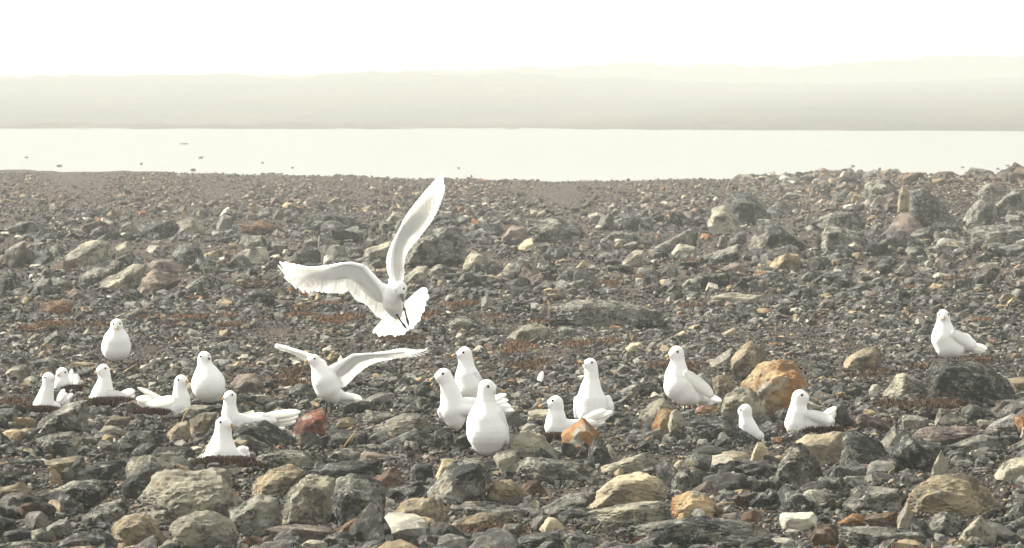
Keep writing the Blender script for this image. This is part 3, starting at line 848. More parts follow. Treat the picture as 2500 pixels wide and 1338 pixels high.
gull('gull standing alone at the upper left, facing the camera', 893, (285, 792.5, 14.5, -6),
     [[(285.5, 808, 15.5, -3), (284.3, 822, 24), (284, 834, 32, 4), (283, 848, 35.5, 10), (284, 858, 27, 30)], [(283.4, 846, 30, 15), (286, 856, 22, 60), (287, 862, 9, 110)]],
     [(286.5, 797, -18), (287.5, 802, -30)], [(293.5, 789.6), (278.5, 790.5)], legs=[(268, 868, 890), (296.6, 866, 888)])
gull('gull sitting half hidden at far left with a raised wing tip', 952, (152, 911.5, 14.2),
     [[(151, 925, 15), (150.5, 937, 20), (150, 950, 20, 4)], [(155, 948, 17, 8), (178, 950, 12, 22)]],
     [(145, 914, -11), (141, 917, -20)], [(148, 909.5), (160, 908.5)],
     feathers=[(171, 950, 174.5, 901, 5), (180, 952, 187, 914, 8), (184, 952, 191, 928, 6), (184, 950, 193, 944, 5)], muzzle=.4)
gull('leftmost gull, sitting on a moss nest and facing right', 1008, (118.6, 924, 15),
     [[(117.9, 944, 13.6), (113, 960, 17), (110, 975, 21), (106, 993, 26), (107, 1004, 24)], [(110, 995, 22, 4), (136, 996, 14, 12), (146, 990, 8, 18)]],
     [(127, 923, -6), (136, 923, -10)], [(110.5, 920.5)],
     feathers=[(140, 990, 156, 950, 6), (143, 990, 162, 960, 6), (142, 992, 177, 961, 5), (142, 998, 168, 974, 7)])
gull('sitting gull facing left, third along the left nests', 990, (252.5, 904, 15.2),
     [[(256, 924, 14), (254, 944, 20), (250, 964, 27), (246, 977, 28), (250, 984, 24)], [(252, 976, 24, 4), (285, 975, 16, 10), (303, 974, 11, 14)]],
     [(244.5, 906, -3), (231, 909.5, -8)], [(258, 899)],
     feathers=[(258, 958, 314, 972, 10, -22, -6, 9), (290, 970, 329, 954, 8), (292, 975, 328, 966, 9), (292, 980, 323, 978, 9), (290, 982, 318, 989, 9)])
gull('sitting gull facing right with its long tail lifted to the left', 1018, (442.6, 931, 16),
     [[(440, 953, 15.5), (442, 974, 21), (440, 990, 25), (432, 1000, 22)], [(438, 990, 24, 2), (408, 994, 19, 6), (380, 991, 15, 10), (360, 988, 9, 14)]],
     [(452, 931, -9), (462, 931.5, -18)], [(436, 927)],
     feathers=[(430, 972, 366, 986, 10, -20, -6, 9), (392, 985, 331, 974, 9), (392, 991, 334, 982, 9), (395, 998, 345, 992, 9), (398, 1002, 354, 1004, 8), (410, 984, 334, 947, 5, 14, 24), (410, 986, 350, 958, 5, 14, 22)])
gull('plump gull standing upright behind the left nests', 992, (499, 873.5, 16),
     [[(500, 890, 16), (503, 906, 23), (506, 922, 33), (508.5, 938, 41), (512, 950, 34, 6)], [(508, 936, 36, 10), (520, 950, 26, 50), (528, 958, 12, 90)]],
     [(507.5, 874.5, -10), (514, 875.5, -20)], [(490.5, 869.5), (509, 868)], legs=[(503, 966, 990), (527, 966, 990)], gape='dark', feathers=[(536, 912, 547, 962, 6, -14, 0, 8)])
gull('sitting gull facing left behind the lowest one, tail stretched right', 1045, (562, 968.5, 15),
     [[(560.5, 990, 14.5), (561, 1008, 19), (565, 1026, 24), (570, 1036, 20)], [(566, 1024, 20, 8), (600, 1030, 16, 18), (640, 1031, 14, 24), (668, 1029, 9, 26)]],
     [(553, 971, -5), (542, 973, -10)], [(567.5, 963.5)],
     feathers=[(640, 1020, 734, 1007, 8, 20, 32), (640, 1026, 728, 1018, 9, 20, 32), (640, 1031, 722, 1030, 9, 20, 32), (640, 1036, 695, 1046, 8, 20, 30), (596, 1022, 660, 1018, 10, 14, 24)])
gull('lowest gull at left, sitting in a brown moss nest', 1135, (546, 1037.5, 20),
     [[(544.5, 1060, 19.5), (542, 1078, 25), (541, 1096, 33), (541, 1112, 40), (545, 1122, 36)], [(541, 1112, 38, 5), (520, 1124, 26), (508, 1128, 18)], [(545, 1115, 34, 10), (578, 1122, 20, 22), (592, 1122, 14, 28)]],
     [(560, 1036, -10), (574, 1040.5, -16)], [(539, 1030)],
     feathers=[(570, 1118, 598, 1092, 8, 18, 30), (575, 1122, 605, 1094, 8, 18, 30), (578, 1126, 608, 1106, 9, 18, 28), (578, 1130, 611, 1118, 9, 16, 26), (575, 1134, 610, 1127, 8, 16, 24)])
gull('gull standing with both wings raised half open', 1012, (767.4, 879, 14.3, -4),
     [[(776, 896, 14.5, -2), (786, 914, 24), (793, 930, 31), (799, 945, 31, 4), (808, 960, 23, 10), (816, 972, 13, 14)], [(806, 956, 22, 10), (835, 968, 11, 24), (858, 974, 6, 34)]],
     [(756, 877.5, -6), (744, 883, -12)], [(768.5, 875)],
     feathers=[(830, 966, 884, 977, 7, 26, 46), (830, 970, 876, 980, 7, 24, 44), (825, 972, 862, 982, 7, 22, 38)],
     wings=[dict(lead=[(675, 844, 70), (695.6, 846, 62), (723.4, 857.8, 50), (755.8, 867, 30), (786, 884, 10)],
                 tips=[(667.8, 850, 74), (681.7, 857.8, 68), (700, 862.4, 60), (716.4, 868.4, 52), (732.6, 876.3, 44), (751, 886, 34), (770, 905, 22)], n=16, wmin=8,
                 arm=[(785, 890, 12, 8), (755.8, 869, 5, 30), (723.4, 859, 4, 50), (695, 848, 2.6, 62)], cov=((0, .6),)),
            dict(lead=[(1038, 853, 10), (987, 859, 6), (941, 862.4, 4), (899, 863.8, 2), (862, 867, 2), (839, 883, 4), (809, 904, 6)],
                 tips=[(1039, 854.5, 12), (1010.6, 862.4, 10), (982.8, 870, 8), (959.6, 876.3, 8), (936.5, 879.5, 8), (918, 884.6, 8), (904, 891.6, 8), (890, 899.5, 9), (876, 910, 10), (862, 922.6, 10), (850.8, 935, 10), (839, 947, 10), (822, 944, 10)], n=28, wmin=8,
                 arm=[(800, 912, 15, 4), (839, 884, 6, 4), (862, 869, 5, 2), (899, 865.5, 4, 2), (941, 864, 3, 4), (987, 860, 2.2, 6)])],
     legs=[(797, 984, 1012), (808, 984, 1011)], zone=(660, 840, 1045, 1012))
gull('hovering gull with wings spread and tail fanned, in mid-air', 905, (977, 703, 17, -22),
     [[(966, 712, 20, -14), (960, 724, 25, -4), (959, 740, 24.5, 4), (964, 756, 19, 14), (968, 768, 12, 22)]],
     [(980, 716, -34), (986, 735, -44)], [(968, 709), (986, 704)], gape='dark',
     wings=[dict(lead=[(688.6, 676, 20), (755.8, 667.8, 14), (797.5, 656, 8), (839, 641.4, 2), (857.7, 641.4, 0), (885.5, 649, -2), (904, 672.5, 0), (927, 698, 2), (941, 710, 4)],
                 tips=[(688.6, 676, 22), (702.5, 688.7, 20), (721, 701.6, 18), (746.5, 709.5, 16), (779, 714, 14), (816, 716.5, 10), (839, 716.5, 10), (850, 706, 9), (862, 719, 8), (871.6, 735, 8), (885.5, 739.6, 8), (899.4, 746.6, 8), (911, 760.5, 8), (920, 772, 8), (932, 779, 8), (942, 764, 8)], n=30, wmin=9,
                 arm=[(945, 712, 16, 4), (927, 697, 8, 2), (904, 672, 6, 0), (886, 651, 5.5, -2), (858, 644, 5, 0), (839, 645, 4, 2), (797.5, 659, 3, 8)]),
            dict(lead=[(1087, 450, 26), (1043, 480, 18), (1010.6, 517.3, 12), (982.8, 549.7, 8), (971, 572.9, 6), (959.6, 600.7, 4), (955, 637.7, 2), (957, 677, 4), (960, 695, 4)],
                 tips=[(1087, 450, 28), (1083.8, 471, 26), (1076.8, 494, 22), (1068.5, 515, 20), (1057, 533.5, 18), (1043, 552, 16), (1031.4, 568, 14), (1019.9, 582, 13), (1008.3, 593.7, 12), (999, 605, 11), (991, 619, 10), (985, 630.8, 9), (980.5, 651.6, 8), (979.6, 680, 8)], n=28, wmin=9,
                 arm=[(960, 700, 13, 4), (957, 672, 6, 3), (956, 638, 5, 2), (961, 602, 4.5, 4), (972, 574, 4, 6), (984, 551, 3.2, 8)]),
            dict(lead=[(952, 766, 26), (958, 768, 26), (963, 770, 26), (966, 771, 26), (970, 771, 26), (976, 769, 26)],
                 tips=[(909, 815, 44), (915, 819, 44), (922, 823, 44), (932, 824, 44)], n=4, wmin=7, wk=.8, cov=()),
            dict(lead=[(962, 768, 28), (970, 771, 28), (978, 768, 28)],
                 tips=[(948, 819, 46), (957, 823, 46), (967, 824, 46), (981, 821, 46), (994, 812, 46)], n=6, wmin=8, wk=.72, cov=()),
            dict(lead=[(978, 768, 28), (984, 762, 28), (988, 754, 28), (990, 746, 28)],
                 tips=[(1008, 803, 44), (1019, 793, 44), (1027, 780, 44), (1033.8, 764, 44), (1040, 744, 44), (1046, 724, 44), (1044, 704, 44)], n=8, wmin=8, wk=.66, cov=())],
     legs=[(967, 766, 786, 980, 993, 803), (987, 752, 772, 992, 998, 795)], D=float(hit(965, 925)[1][0]), zone=(685, 445, 1092, 830))
gull('gull standing behind the open-billed one, facing left', 1002, (1134.7, 864, 17.5),
     [[(1138, 883, 16.5), (1138.5, 902, 21), (1141, 922, 30), (1149, 945, 34), (1158, 958, 28)], [(1152, 948, 28, 6), (1178, 960, 16, 20), (1200, 972, 8, 30)]],
     [(1119.5, 865.5, -4), (1101.5, 869, -8)], [(1131.4, 860)], legs=[(1148, 975, 1000), (1160, 974, 998)],
     feathers=[(1156, 908, 1190, 966, 9, -22, -6, 9), (1180, 962, 1222, 984, 8, 26, 44)])
gull('gull with its bill wide open, calling to the left', 1064, (1083.7, 918.5, 19.5),
     [[(1093, 936, 17), (1099, 954, 21.5), (1103, 978, 27), (1106, 1002, 32), (1111, 1020, 25), (1116, 1036, 13)], [(1107, 998, 28, 6), (1150, 992, 21, 16), (1192, 994, 13, 24)],
      [(1112, 1000, 18, -14), (1138, 1002, 14, -12), (1165, 1000, 9, -2)], [(1078, 998, 7, -6), (1075.6, 1005, 8, -6), (1079, 1016, 7, -4)]],
     [(1067, 921, -4), (1048, 929, -8), (1051, 942.5, -8)], [(1081.4, 912)], legs=[(1112, 1036, 1062), (1122, 1036, 1060)],
     feathers=[(1188, 984, 1237, 964, 6, 24, 34), (1188, 988, 1242, 978, 5, 24, 34), (1185, 996, 1256, 1004, 7, 24, 36), (1185, 992, 1248, 994, 8, 24, 36), (1185, 1000, 1240, 1008, 7, 24, 36)])
gull('nearest and largest standing gull, in the middle, facing right', 1118, (1189, 947, 20.5),
     [[(1187, 968, 19.5), (1186, 990, 25), (1186, 1012, 36), (1187, 1034, 47), (1190, 1052, 50.5), (1191, 1070, 42, 4), (1191, 1088, 24, 6), (1192, 1098, 16, 6)], [(1200, 1020, 30, 20), (1218, 1050, 24, 40), (1226, 1080, 12, 70)]],
     [(1209, 950, -5), (1230, 954.5, -10)], [(1191.7, 943)], legs=[(1183, 1098, 1116), (1203, 1098, 1115)], feathers=[(1224, 1000, 1240, 1086, 7, -24, -8, 9)])
gull('sitting gull facing left behind the ochre tent-shaped rock', 1064, (1357, 984, 18),
     [[(1358.5, 1005, 17), (1358, 1024, 23.5), (1357, 1042, 27), (1360, 1052, 24)], [(1362, 1042, 23, 4), (1392, 1040, 15, 10), (1425, 1038, 13, 16), (1448, 1034, 9, 20)]],
     [(1337.5, 985.5, -4), (1314.5, 992, -8)], [(1349, 977.5)],
     feathers=[(1425, 1026, 1480, 1003, 7, 18, 30), (1430, 1030, 1496, 1006, 6, 18, 30), (1430, 1034, 1490, 1015, 7, 18, 30), (1425, 1040, 1478, 1030, 8, 18, 28), (1420, 1045, 1458, 1046, 8, 16, 26)])
gull('gull standing tall with bill pointing slightly up, right of centre', 1046, (1441.7, 891, 16.5),
     [[(1445, 910, 13.8), (1444, 930, 18), (1442, 954, 26.5), (1443, 980, 35), (1444, 1004, 36), (1446, 1020, 26, 8)], [(1484, 972, 8, 2), (1489, 990, 10, 2), (1490, 1010, 7.5, 4)], [(1410, 975, 9), (1408, 1000, 8), (1407, 1018, 5)], [(1450, 1000, 30, 12), (1462, 1016, 16, 60)]],
     [(1431, 887.5, -5), (1413, 882.5, -10)], [(1445, 885)], legs=[(1435, 1025, 1045), (1455, 1024, 1044)])
gull('gull standing on a rock in side view facing left, tail low', 1010, (1652, 862, 17.5),
     [[(1655, 882, 15.8), (1654, 900, 22), (1653, 920, 30), (1659, 942, 38), (1672, 958, 32), (1690, 970, 20)], [(1676, 956, 28, 4), (1702, 970, 15, 14), (1724, 977, 8, 22)]],
     [(1640, 866, -4), (1624, 871, -8)], [(1654, 858.5)], legs=[(1672, 984, 1008), (1684, 982, 1007)],
     feathers=[(1668, 908, 1742, 968, 14, -30, -4, 10), (1705, 968, 1764, 980, 7, 18, 34), (1702, 973, 1746, 984, 8, 18, 30), (1690, 942, 1729, 960, 6, 10, 22), (1695, 950, 1738, 972, 7, 12, 24)])
gull('gull of which only head and neck show above a dark slab', 1076, (1820, 1002, 15.5),
     [[(1820.5, 1020, 14.5), (1824, 1036, 19), (1832, 1052, 21), (1842, 1062, 16)], [(1832, 1054, 18, 6), (1856, 1066, 11, 24)]],
     [(1810, 1003, 4), (1802, 1006, 10)], [(1808.5, 1000)])
gull('sitting gull facing right in front of the big orange boulder', 1056, (1953, 970.5, 19.2),
     [[(1949, 992, 18), (1948, 1012, 24.5), (1944, 1034, 28), (1945, 1044, 26)], [(1945, 1034, 26, 4), (1985, 1032, 25, 10), (2012, 1032, 19, 16)]],
     [(1973, 972.5, -4), (1996, 976, -8)], [(1957, 964)],
     feathers=[(1968, 1008, 2036, 1028, 12, -24, -8, 9), (2008, 1018, 2044, 996, 6, 16, 26), (2015, 1026, 2041, 1006, 8, 16, 26), (2015, 1036, 2038, 1022, 9, 16, 24), (2012, 1042, 2038, 1042, 8, 14, 22)])
gull('rightmost gull, standing apart with its head turned to the camera', 884, (2303, 771, 15, -3),
     [[(2304, 788, 15.5), (2304.5, 806, 23), (2305, 826, 31), (2313, 844, 30), (2332, 852, 22)], [(2326, 832, 18, 8), (2348, 842, 16, 14), (2370, 849, 9, 20)]],
     [(2302, 775, -19), (2302, 778, -30)], [(2293.3, 768), (2313.8, 767.5)], legs=[(2316, 866, 882), (2331, 864, 880)],
     feathers=[(2320, 810, 2384, 846, 12, -28, -4, 10), (2358, 845, 2413, 852, 7, 18, 32), (2358, 850, 2409, 858, 7, 18, 30), (2335, 815, 2373, 825, 5, 12, 22), (2345, 828, 2385, 840, 7, 14, 24)])

# ------------------------------------------------------------------ more single rocks, then the scree
def blocked(px, py, w, h, D):
    for (x0, y0, x1, y1, Dg) in GULL_ZONES:
        if px+w/2 > x0 and px-w/2 < x1 and py > y0-6 and py-h < y1-4 and D < Dg+.12: return True
        if px+w*.4 > x0 and px-w*.4 < x1 and abs(D-Dg) < .10+w*.5*D/F and py-h < y1: return True
    return False

def in_boxes(px, py, k=.5):
    for (x0, y0, x1, y1, D) in BOXES:
        mx, my = (x0+x1)/2, (y0+y1)/2
        if abs(px-mx) < (x1-x0)*k and abs(py-my) < (y1-y0)*k: return True
    return False

SIZE = [(425, 4), (470, 6), (520, 10), (555, 26), (640, 30), (700, 23), (760, 14), (800, 11), (850, 10), (900, 13), (960, 18), (1020, 31), (1100, 42), (1338, 54), (1500, 60)]
TGT = 299
tries = 0
while len(ROCKS) < TGT and tries < 6000:
    tries += 1
    px = rng.uniform(0, 2500); py = float(rng.choice([rng.uniform(540, 760), rng.uniform(1030, 1345), rng.uniform(880, 1040)], p=[.4, .45, .15]))
    w = interp(py, SIZE)*rng.uniform(1.7, 2.6); h = w*rng.uniform(.4, .75)
    X, D, Z = hit(px, py)
    if in_boxes(px, py-h/2, .62) or blocked(px, py, w, h*1.1, float(D[0])): continue
    n = rng.integers(5, 8); an = np.sort(rng.uniform(0, 2*math.pi, n))
    pts = [(px+math.cos(a)*w/2*rng.uniform(.8, 1.05), py-h/2-math.sin(a)*h/2*rng.uniform(.85, 1.1)) for a in an]
    if min(p[1] for p in pts) > py-h*.7: continue
    code = str(rng.choice(list('ggggglldddptb')))
    poly_rock(code, ' '.join('%.1f,%.1f' % p for p in pts))

def stones():
    r = np.random.default_rng(5)
    n = 120000; n2 = 100000; n3 = 45000
    # pixel rows: more where stones look small
    ys = np.linspace(424, 1480, 400); dens = 1/np.interp(ys, *zip(*SIZE))**1.5
    dens = dens/dens.sum(); cdf = np.cumsum(dens)
    py = np.interp(r.uniform(0, 1, n), cdf, ys); px = r.uniform(-1000, 3500, n)
    py = np.concatenate([py, np.interp(r.uniform(0, 1, n2)**.85, cdf, ys)]); px = np.concatenate([px, r.uniform(-350, 2850, n2)]); n += n2
    py = np.concatenate([py, r.uniform(930, 1440, n3)]); px = np.concatenate([px, r.uniform(-350, 2850, n3)]); n += n3
    X, D, Z = hit(px, py)
    base = np.interp(py, *zip(*SIZE)); base[-n2-n3:-n3] *= .42; base[-n3:] = 11
    rightpile = (px > 1800) & (py < 620)
    base[rightpile] = np.maximum(base[rightpile], 12+12*sst(1850, 2200, px[rightpile]))
    w = base*np.exp(r.normal(0, .62, n))*.88*(1+.55*vnoise(np.stack([px/170, py/48, 0*px], 1), 77)+.25*vnoise(np.stack([px/60, py/20, 0*px], 1), 78)); w = np.minimum(w, base*3.2)
    gz = ground_h(X, D)
    keep = gz > WATER_Z-.12
    fz = r.uniform(.28, .75, n)
    BX = np.array(BOXES)
    for i in np.nonzero(keep & (w > 13))[0]:
        top = py[i]-w[i]*fz[i]*.75
        ov = (px[i]+w[i]*.4 > BX[:, 0]) & (px[i]-w[i]*.4 < BX[:, 2]) & (py[i] > BX[:, 1]) & (py[i] < BX[:, 3]+w[i]) & (top < BX[:, 3]-.42*(BX[:, 3]-BX[:, 1])) & (BX[:, 2]-BX[:, 0] > w[i]*.8)
        if ov.any(): w[i] = r.uniform(5, 12) if py[i] < 1000 or r.uniform() < .4 else max(12, w[i]*.55)
    for i in np.nonzero(keep)[0]:
        if blocked(px[i], py[i]+w[i]*.1, w[i]*1.1, w[i]*fz[i]*.8, D[i]): keep[i] = False
        elif w[i] > 22 and in_boxes(px[i], py[i], .42): keep[i] = False
    sz = w*D/F*.5
    # colours
    v = np.exp(r.normal(0, .45, n))*.08
    c = np.stack([v*1.0, v*.975, v*.88], 1)
    far = sst(560, 470, py)
    c = c*(1+far[:, None]*(np.array([.22, -.06, -.22])))
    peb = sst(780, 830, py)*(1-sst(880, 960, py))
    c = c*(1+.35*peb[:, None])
    k = r.uniform(0, 1, n)
    c[k < .05] = .85*np.array([.36, .28, .17])*r.uniform(.7, 1.1, ((k < .05).sum(), 1))
    m = (k > .05) & (k < .062); c[m] = np.array([.30, .14, .06])*r.uniform(.6, 1.1, (m.sum(), 1))
    m = (k > .075) & (k < .13); c[m] = np.array([.45, .43, .36])*r.uniform(.6, 1.1, (m.sum(), 1))
    m = (k > .13) & (k < .17); c[m] = np.array([.14, .10, .08])*r.uniform(.6, 1.1, (m.sum(), 1))
    m = (k > .2) & (k < .36); c[m] = np.array([.055, .057, .054])*r.uniform(.6, 1.1, (m.sum(), 1))
    al = r.uniform(.25, .85, n)
    Vs, Ts, Cs = [], [], []; off = 0
    tm = {0: [random_rock(1, 40+s, 9, 1.0, .05) for s in range(16)], 1: [hull_rock(9+s % 4, 700+s) for s in range(16)], 2: [hull_rock(13+s % 5, 900+s) for s in range(16)], 3: [random_rock(3, 300+s, 90, 1.0, .09) for s in range(16)]}
    for i in np.nonzero(keep)[0]:
        lv = 3 if w[i] > 44 else 2 if w[i] > 17 else 1
        if lv == 1 and py[i] < 545: lv = 0
        P, T = tm[lv][int(r.integers(16))]
        a, b, g = r.uniform(0, 6.283), r.normal(0, .3), r.normal(0, .3)
        E = np.array(Matrix.Rotation(a, 3, 'Z') @ Matrix.Rotation(b, 3, 'X') @ Matrix.Rotation(g, 3, 'Y'))
        st = np.array([1.0, r.uniform(.6, 1.0), fz[i]])*sz[i]
        Q = (P*st)@E.T
        z = gz[i]+sz[i]*fz[i]*r.uniform(.05, .6)
        Vs.append(Q+np.array([X[i], D[i], z])); Ts.append(T+off); off += len(P)
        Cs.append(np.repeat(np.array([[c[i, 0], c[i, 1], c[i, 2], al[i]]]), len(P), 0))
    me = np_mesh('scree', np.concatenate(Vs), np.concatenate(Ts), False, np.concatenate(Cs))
    o = link('scree', me, M['scree']); tag(o, 'loose stones and gravel covering the shore between the larger rocks', 'scree', kind='stuff')
    print('scree tris', sum(len(t) for t in Ts), 'stones', len(Ts))
stones()

# rocks standing in the shallow water
g = 'small rocks standing in the lake'
for (x, y, w, h, lab) in [(490, 386, 17, 9, 'small rock alone far out in the lake, left of centre'), (345, 401, 10, 9, 'round stone in the lake off the left shore'),
        (65, 385, 12, 4, 'low stone in the lake nearest the left edge'), (450, 352, 32, 4, 'farthest flat rock in the lake on the left'), (714, 410, 10, 6, 'small stone in the lake above the raised wing'),
        (470, 416, 22, 9, 'blocky dark stone at the left water edge'), (145, 406, 26, 7, 'flat-topped stones at the far left water edge'), (640, 398, 12, 3, 'thin flat stone in the lake left of the small one'),
        (2082, 407, 17, 7, 'highest rock in the water at the right'), (2147, 416, 15, 12, 'upright small rock in the water left of the skyline boulder'), (2010, 413, 22, 4, 'thin flat rock in the water at the right'),
        (2055, 419, 9, 10, 'small pointed stone in the water at the right'), (1982, 424, 14, 5, 'low stone close to the shore at the right'), (2350, 409, 16, 5, 'stone in the water behind the right-hand pile'),
        (2437, 413, 14, 8, 'stone in the water near the right edge'), (2460, 405, 20, 4, 'flat stone in the water at the right edge'), (1151, 432, 8, 9, 'tiny upright stone at the water edge in the middle'), (1120, 411, 10, 3, 'tiny flat stone in the middle of the lake')]:
    D = (HC-WATER_Z)*F/(y-YH); s = D/F
    P, T = random_rock(2, int(x+y), 12, 1.0)
    hh = max(h*.65, 3.5); w = w*.75
    me = np_mesh('stone', P*np.array([w/2, w/3, hh*.62])*s, T, True); o = link('stone', me, M['rock'])
    o.location = ((x-1250)*s, D, WATER_Z+hh*.3*s); o.color = (.13, .125, .11, .3); tag(o, lab, 'rock', g)

# ------------------------------------------------------------------ moss, nests, feathers, stems
def tufts(pts, hgt, c0, c1, per=26, spread=.02, seed=0, wid=.0022):
    """fuzzy moss: many short curved blades; pts = (x, y, z, size)"""
    r = np.random.default_rng(seed); V = []; T = []; C = []; n = 0
    for (x, y, z, k) in pts:
        col = np.array(c0)+(np.array(c1)-np.array(c0))*r.uniform()
        for j in range(per):
            a, e = r.uniform(0, 6.283), r.uniform(.25, 1.35); L = hgt*k*r.uniform(.5, 1.2)
            bx, by = r.normal(0, spread*k, 2)
            d = np.array([math.cos(a)*math.cos(e), math.sin(a)*math.cos(e), math.sin(e)])
            sd = np.array([-math.sin(a), math.cos(a), 0])*wid*k*r.uniform(.8, 1.8)
            b = np.array([x+bx, y+by, z]); m_ = b+d*L*.55; t_ = b+d*L*.9+np.array([0, 0, -L*.15])
            V += [b-sd, b+sd, m_+sd*.8, m_-sd*.8, t_]; T += [[n, n+1, n+2], [n, n+2, n+3], [n+3, n+2, n+4]]; n += 5
            cc = col*r.uniform(.55, 1.3); C += [[cc[0], cc[1], cc[2], 1]]*5
    return np.array(V), np.array(T), np.array(C)

def moss():
    r = np.random.default_rng(9)
    spots = [(370, 795, 40, 5), (450, 800, 50, 5), (540, 797, 45, 6), (735, 757, 16, 4), (808, 748, 22, 5), (740, 775, 26, 5), (700, 785, 30, 5), (790, 795, 60, 8), (870, 770, 40, 7), (1055, 770, 40, 8),
             (1140, 737, 15, 4), (1120, 752, 40, 7), (1400, 693, 36, 5), (1485, 713, 34, 7), (1330, 725, 30, 6), (1210, 782, 14, 4), (1340, 784, 12, 5), (1540, 795, 30, 7), (1685, 768, 14, 4),
             (1790, 700, 28, 5), (2225, 690, 18, 4), (2330, 690, 36, 6), (2300, 870, 20, 4), (2420, 888, 34, 5), (1560, 690, 20, 4), (150, 800, 60, 8), (60, 800, 30, 6), (250, 795, 24, 5),
             (2090, 935, 30, 8), (2150, 930, 20, 7), (2180, 1000, 50, 8), (2290, 1000, 80, 7), (2380, 795, 30, 5), (700, 935, 55, 20), (640, 700, 50, 8), (560, 640, 26, 6), (1250, 860, 60, 10),
             (950, 840, 60, 8), (1650, 900, 50, 12), (1450, 850, 60, 8), (30, 1010, 40, 12), (1180, 1315, 90, 8), (1290, 905, 60, 10), (2050, 560, 30, 8), (480, 800, 70, 7), (1700, 630, 30, 5), (2250, 905, 30, 5), (1400, 905, 30, 8)]
    pts = []; dark = []; Q = []
    for (x, y, rx, ry) in spots:
        if y < 830: y += r.normal(0, 9)
        nc = max(1, int(rx/16))
        ctr = [(x+r.normal(0, .45)*rx, y+r.normal(0, .5)*ry, r.uniform(.15, .4)*rx/2+3, r.uniform(.3, .7)*ry*.6+1.5) for _ in range(nc)]
        for (cx, cy, ax, ay) in ctr:
            for j in range(int(ax*ay/4.5)+6):
                u = r.normal(0, .5, 2); Q.append((cx+u[0]*ax, cy+u[1]*ay, (y > 870 or x in (640, 950, 2050)), max(0, 1-.5*(u[0]**2+u[1]**2))))
    Q = np.array(Q); X, D, Z = hit(Q[:, 0], Q[:, 1])
    for i in range(len(Q)):
        if blocked(Q[i, 0], Q[i, 1], 8, 8, D[i]): continue
        (dark if Q[i, 2] else pts).append((X[i], D[i], Z[i]+.012+.02*Q[i, 3], max(.8, 1+.35*(D[i]-25)/25)))
    A = tufts(pts, .024, (.19, .105, .055), (.11, .075, .047), 26, .03, 1, .0014)
    B = tufts(dark, .022, (.12, .072, .038), (.07, .048, .03), 24, .035, 2, .0014)
    V = np.concatenate([A[0], B[0]]); T = np.concatenate([A[1], B[1]+len(A[0])]); C = np.concatenate([A[2], B[2]])
    tag(link('moss', np_mesh('moss', V, T, False, C), M['moss']), 'orange-brown moss and dead plants growing in patches between the stones', 'moss', kind='stuff')
moss()

def nest(px, py, rx, label):
    X, D, Z = (float(v[0]) for v in hit(px, py)); s = D/F; r = np.random.default_rng(int(px))
    V, T = ICO[4]; P = V.copy()
    P = P*(1+.16*fbm(P*3+px, 4, 4))[:, None]
    rr = np.hypot(P[:, 0], P[:, 1]); P[:, 2] = P[:, 2]*(1-.25*(rr < .5))
    P = P*(1+.22*vnoise(V*1.6+px, 8))[:, None]
    sc = np.array([rx, rx*.6, rx*.18+4])*s
    o0 = np_mesh('nest', P*sc, T, False, np.tile([.07, .043, .025, 1], (len(P), 1))*r.uniform(.7, 1.3, (len(P), 1)))
    pts = []
    for j in range(460):
        a = r.uniform(0, 6.283); q = math.sqrt(r.uniform(.1, 1)); pts.append((math.cos(a)*q*rx*s, math.sin(a)*q*rx*.7*s, (rx*.2+5)*s*math.sqrt(max(0, 1-q*q*.9))*.85, 1.0))
    A = tufts(pts, .03, (.13, .078, .045), (.04, .028, .02), 18, .014, int(px), .0012)
    v0 = np.array([v.co[:] for v in o0.vertices]); bpy.data.meshes.remove(o0)
    c0 = np.tile([.07, .043, .025, 1], (len(v0), 1))
    me = np_mesh('nest', np.concatenate([v0, A[0]]), np.concatenate([T, A[1]+len(v0)]), False, np.concatenate([c0, A[2]]))
    o = link('nest', me, M['moss']); o.location = (X, D, Z)
    tag(o, label, 'nest', 'dark moss nests under the sitting gulls')
nest(186, 958, 24, 'moss nest under the gull with the raised wing tip, far left')
nest(98, 1012, 42, 'moss nest under the leftmost gull')
nest(270, 992, 56, 'moss nest under the third sitting gull facing left')
nest(375, 1018, 50, 'moss nest under the sitting gull with the long lifted tail')
nest(556, 1142, 76, 'dark brown moss nest under the lowest gull at left')
nest(612, 1150, 40, 'tangled dark brown moss clump right of the lowest gull')
nest(1980, 1060, 66, 'dark nest under the gull sitting before the orange boulder')
nest(1362, 1078, 36, 'nest under the gull behind the ochre tent-shaped rock')

def loose_feather(pts, w, label, yg):
    X, D, Z = (float(v[0]) for v in hit(pts[0][0], yg)); s = D/F; bm = bmesh.new()
    root = P3(pts[0][0], yg, D)
    for a, b in zip(pts, pts[1:]): pass
    blade(bm, P3(pts[0][0], pts[0][1], D)-root, P3(pts[-1][0], pts[-1][1], D, 6)-root, w*s, 2.2*s, Vector((.1, -1, .4)), 0, .05)
    me = bpy.data.meshes.new('feather'); bm.to_mesh(me); bm.free()
    o = link('feather', me, M['feather']); o.location = root; tag(o, label, 'feather', 'shed white feathers on the stones')
loose_feather([(1313, 944), (1325, 907)], 15, 'white feather standing upright behind rocks in the middle', 944)
loose_feather([(130, 1138), (100, 1121)], 8, 'white feather lying on the tan block at left', 1140)
loose_feather([(912, 1108), (948, 1124)], 5, 'thin curved white feather on the rocks below the winged gull', 1126)
loose_feather([(1262, 1098), (1268, 1082)], 11, 'bluish white fluff right of the nearest standing gull', 1102)
loose_feather([(1004, 1154), (1018, 1152)], 4, 'tiny white feather under a dark rock near the middle bottom', 1158)
loose_feather([(1300, 1010), (1312, 1006)], 9, 'small white chip of feather right of the open-billed gull', 1014)

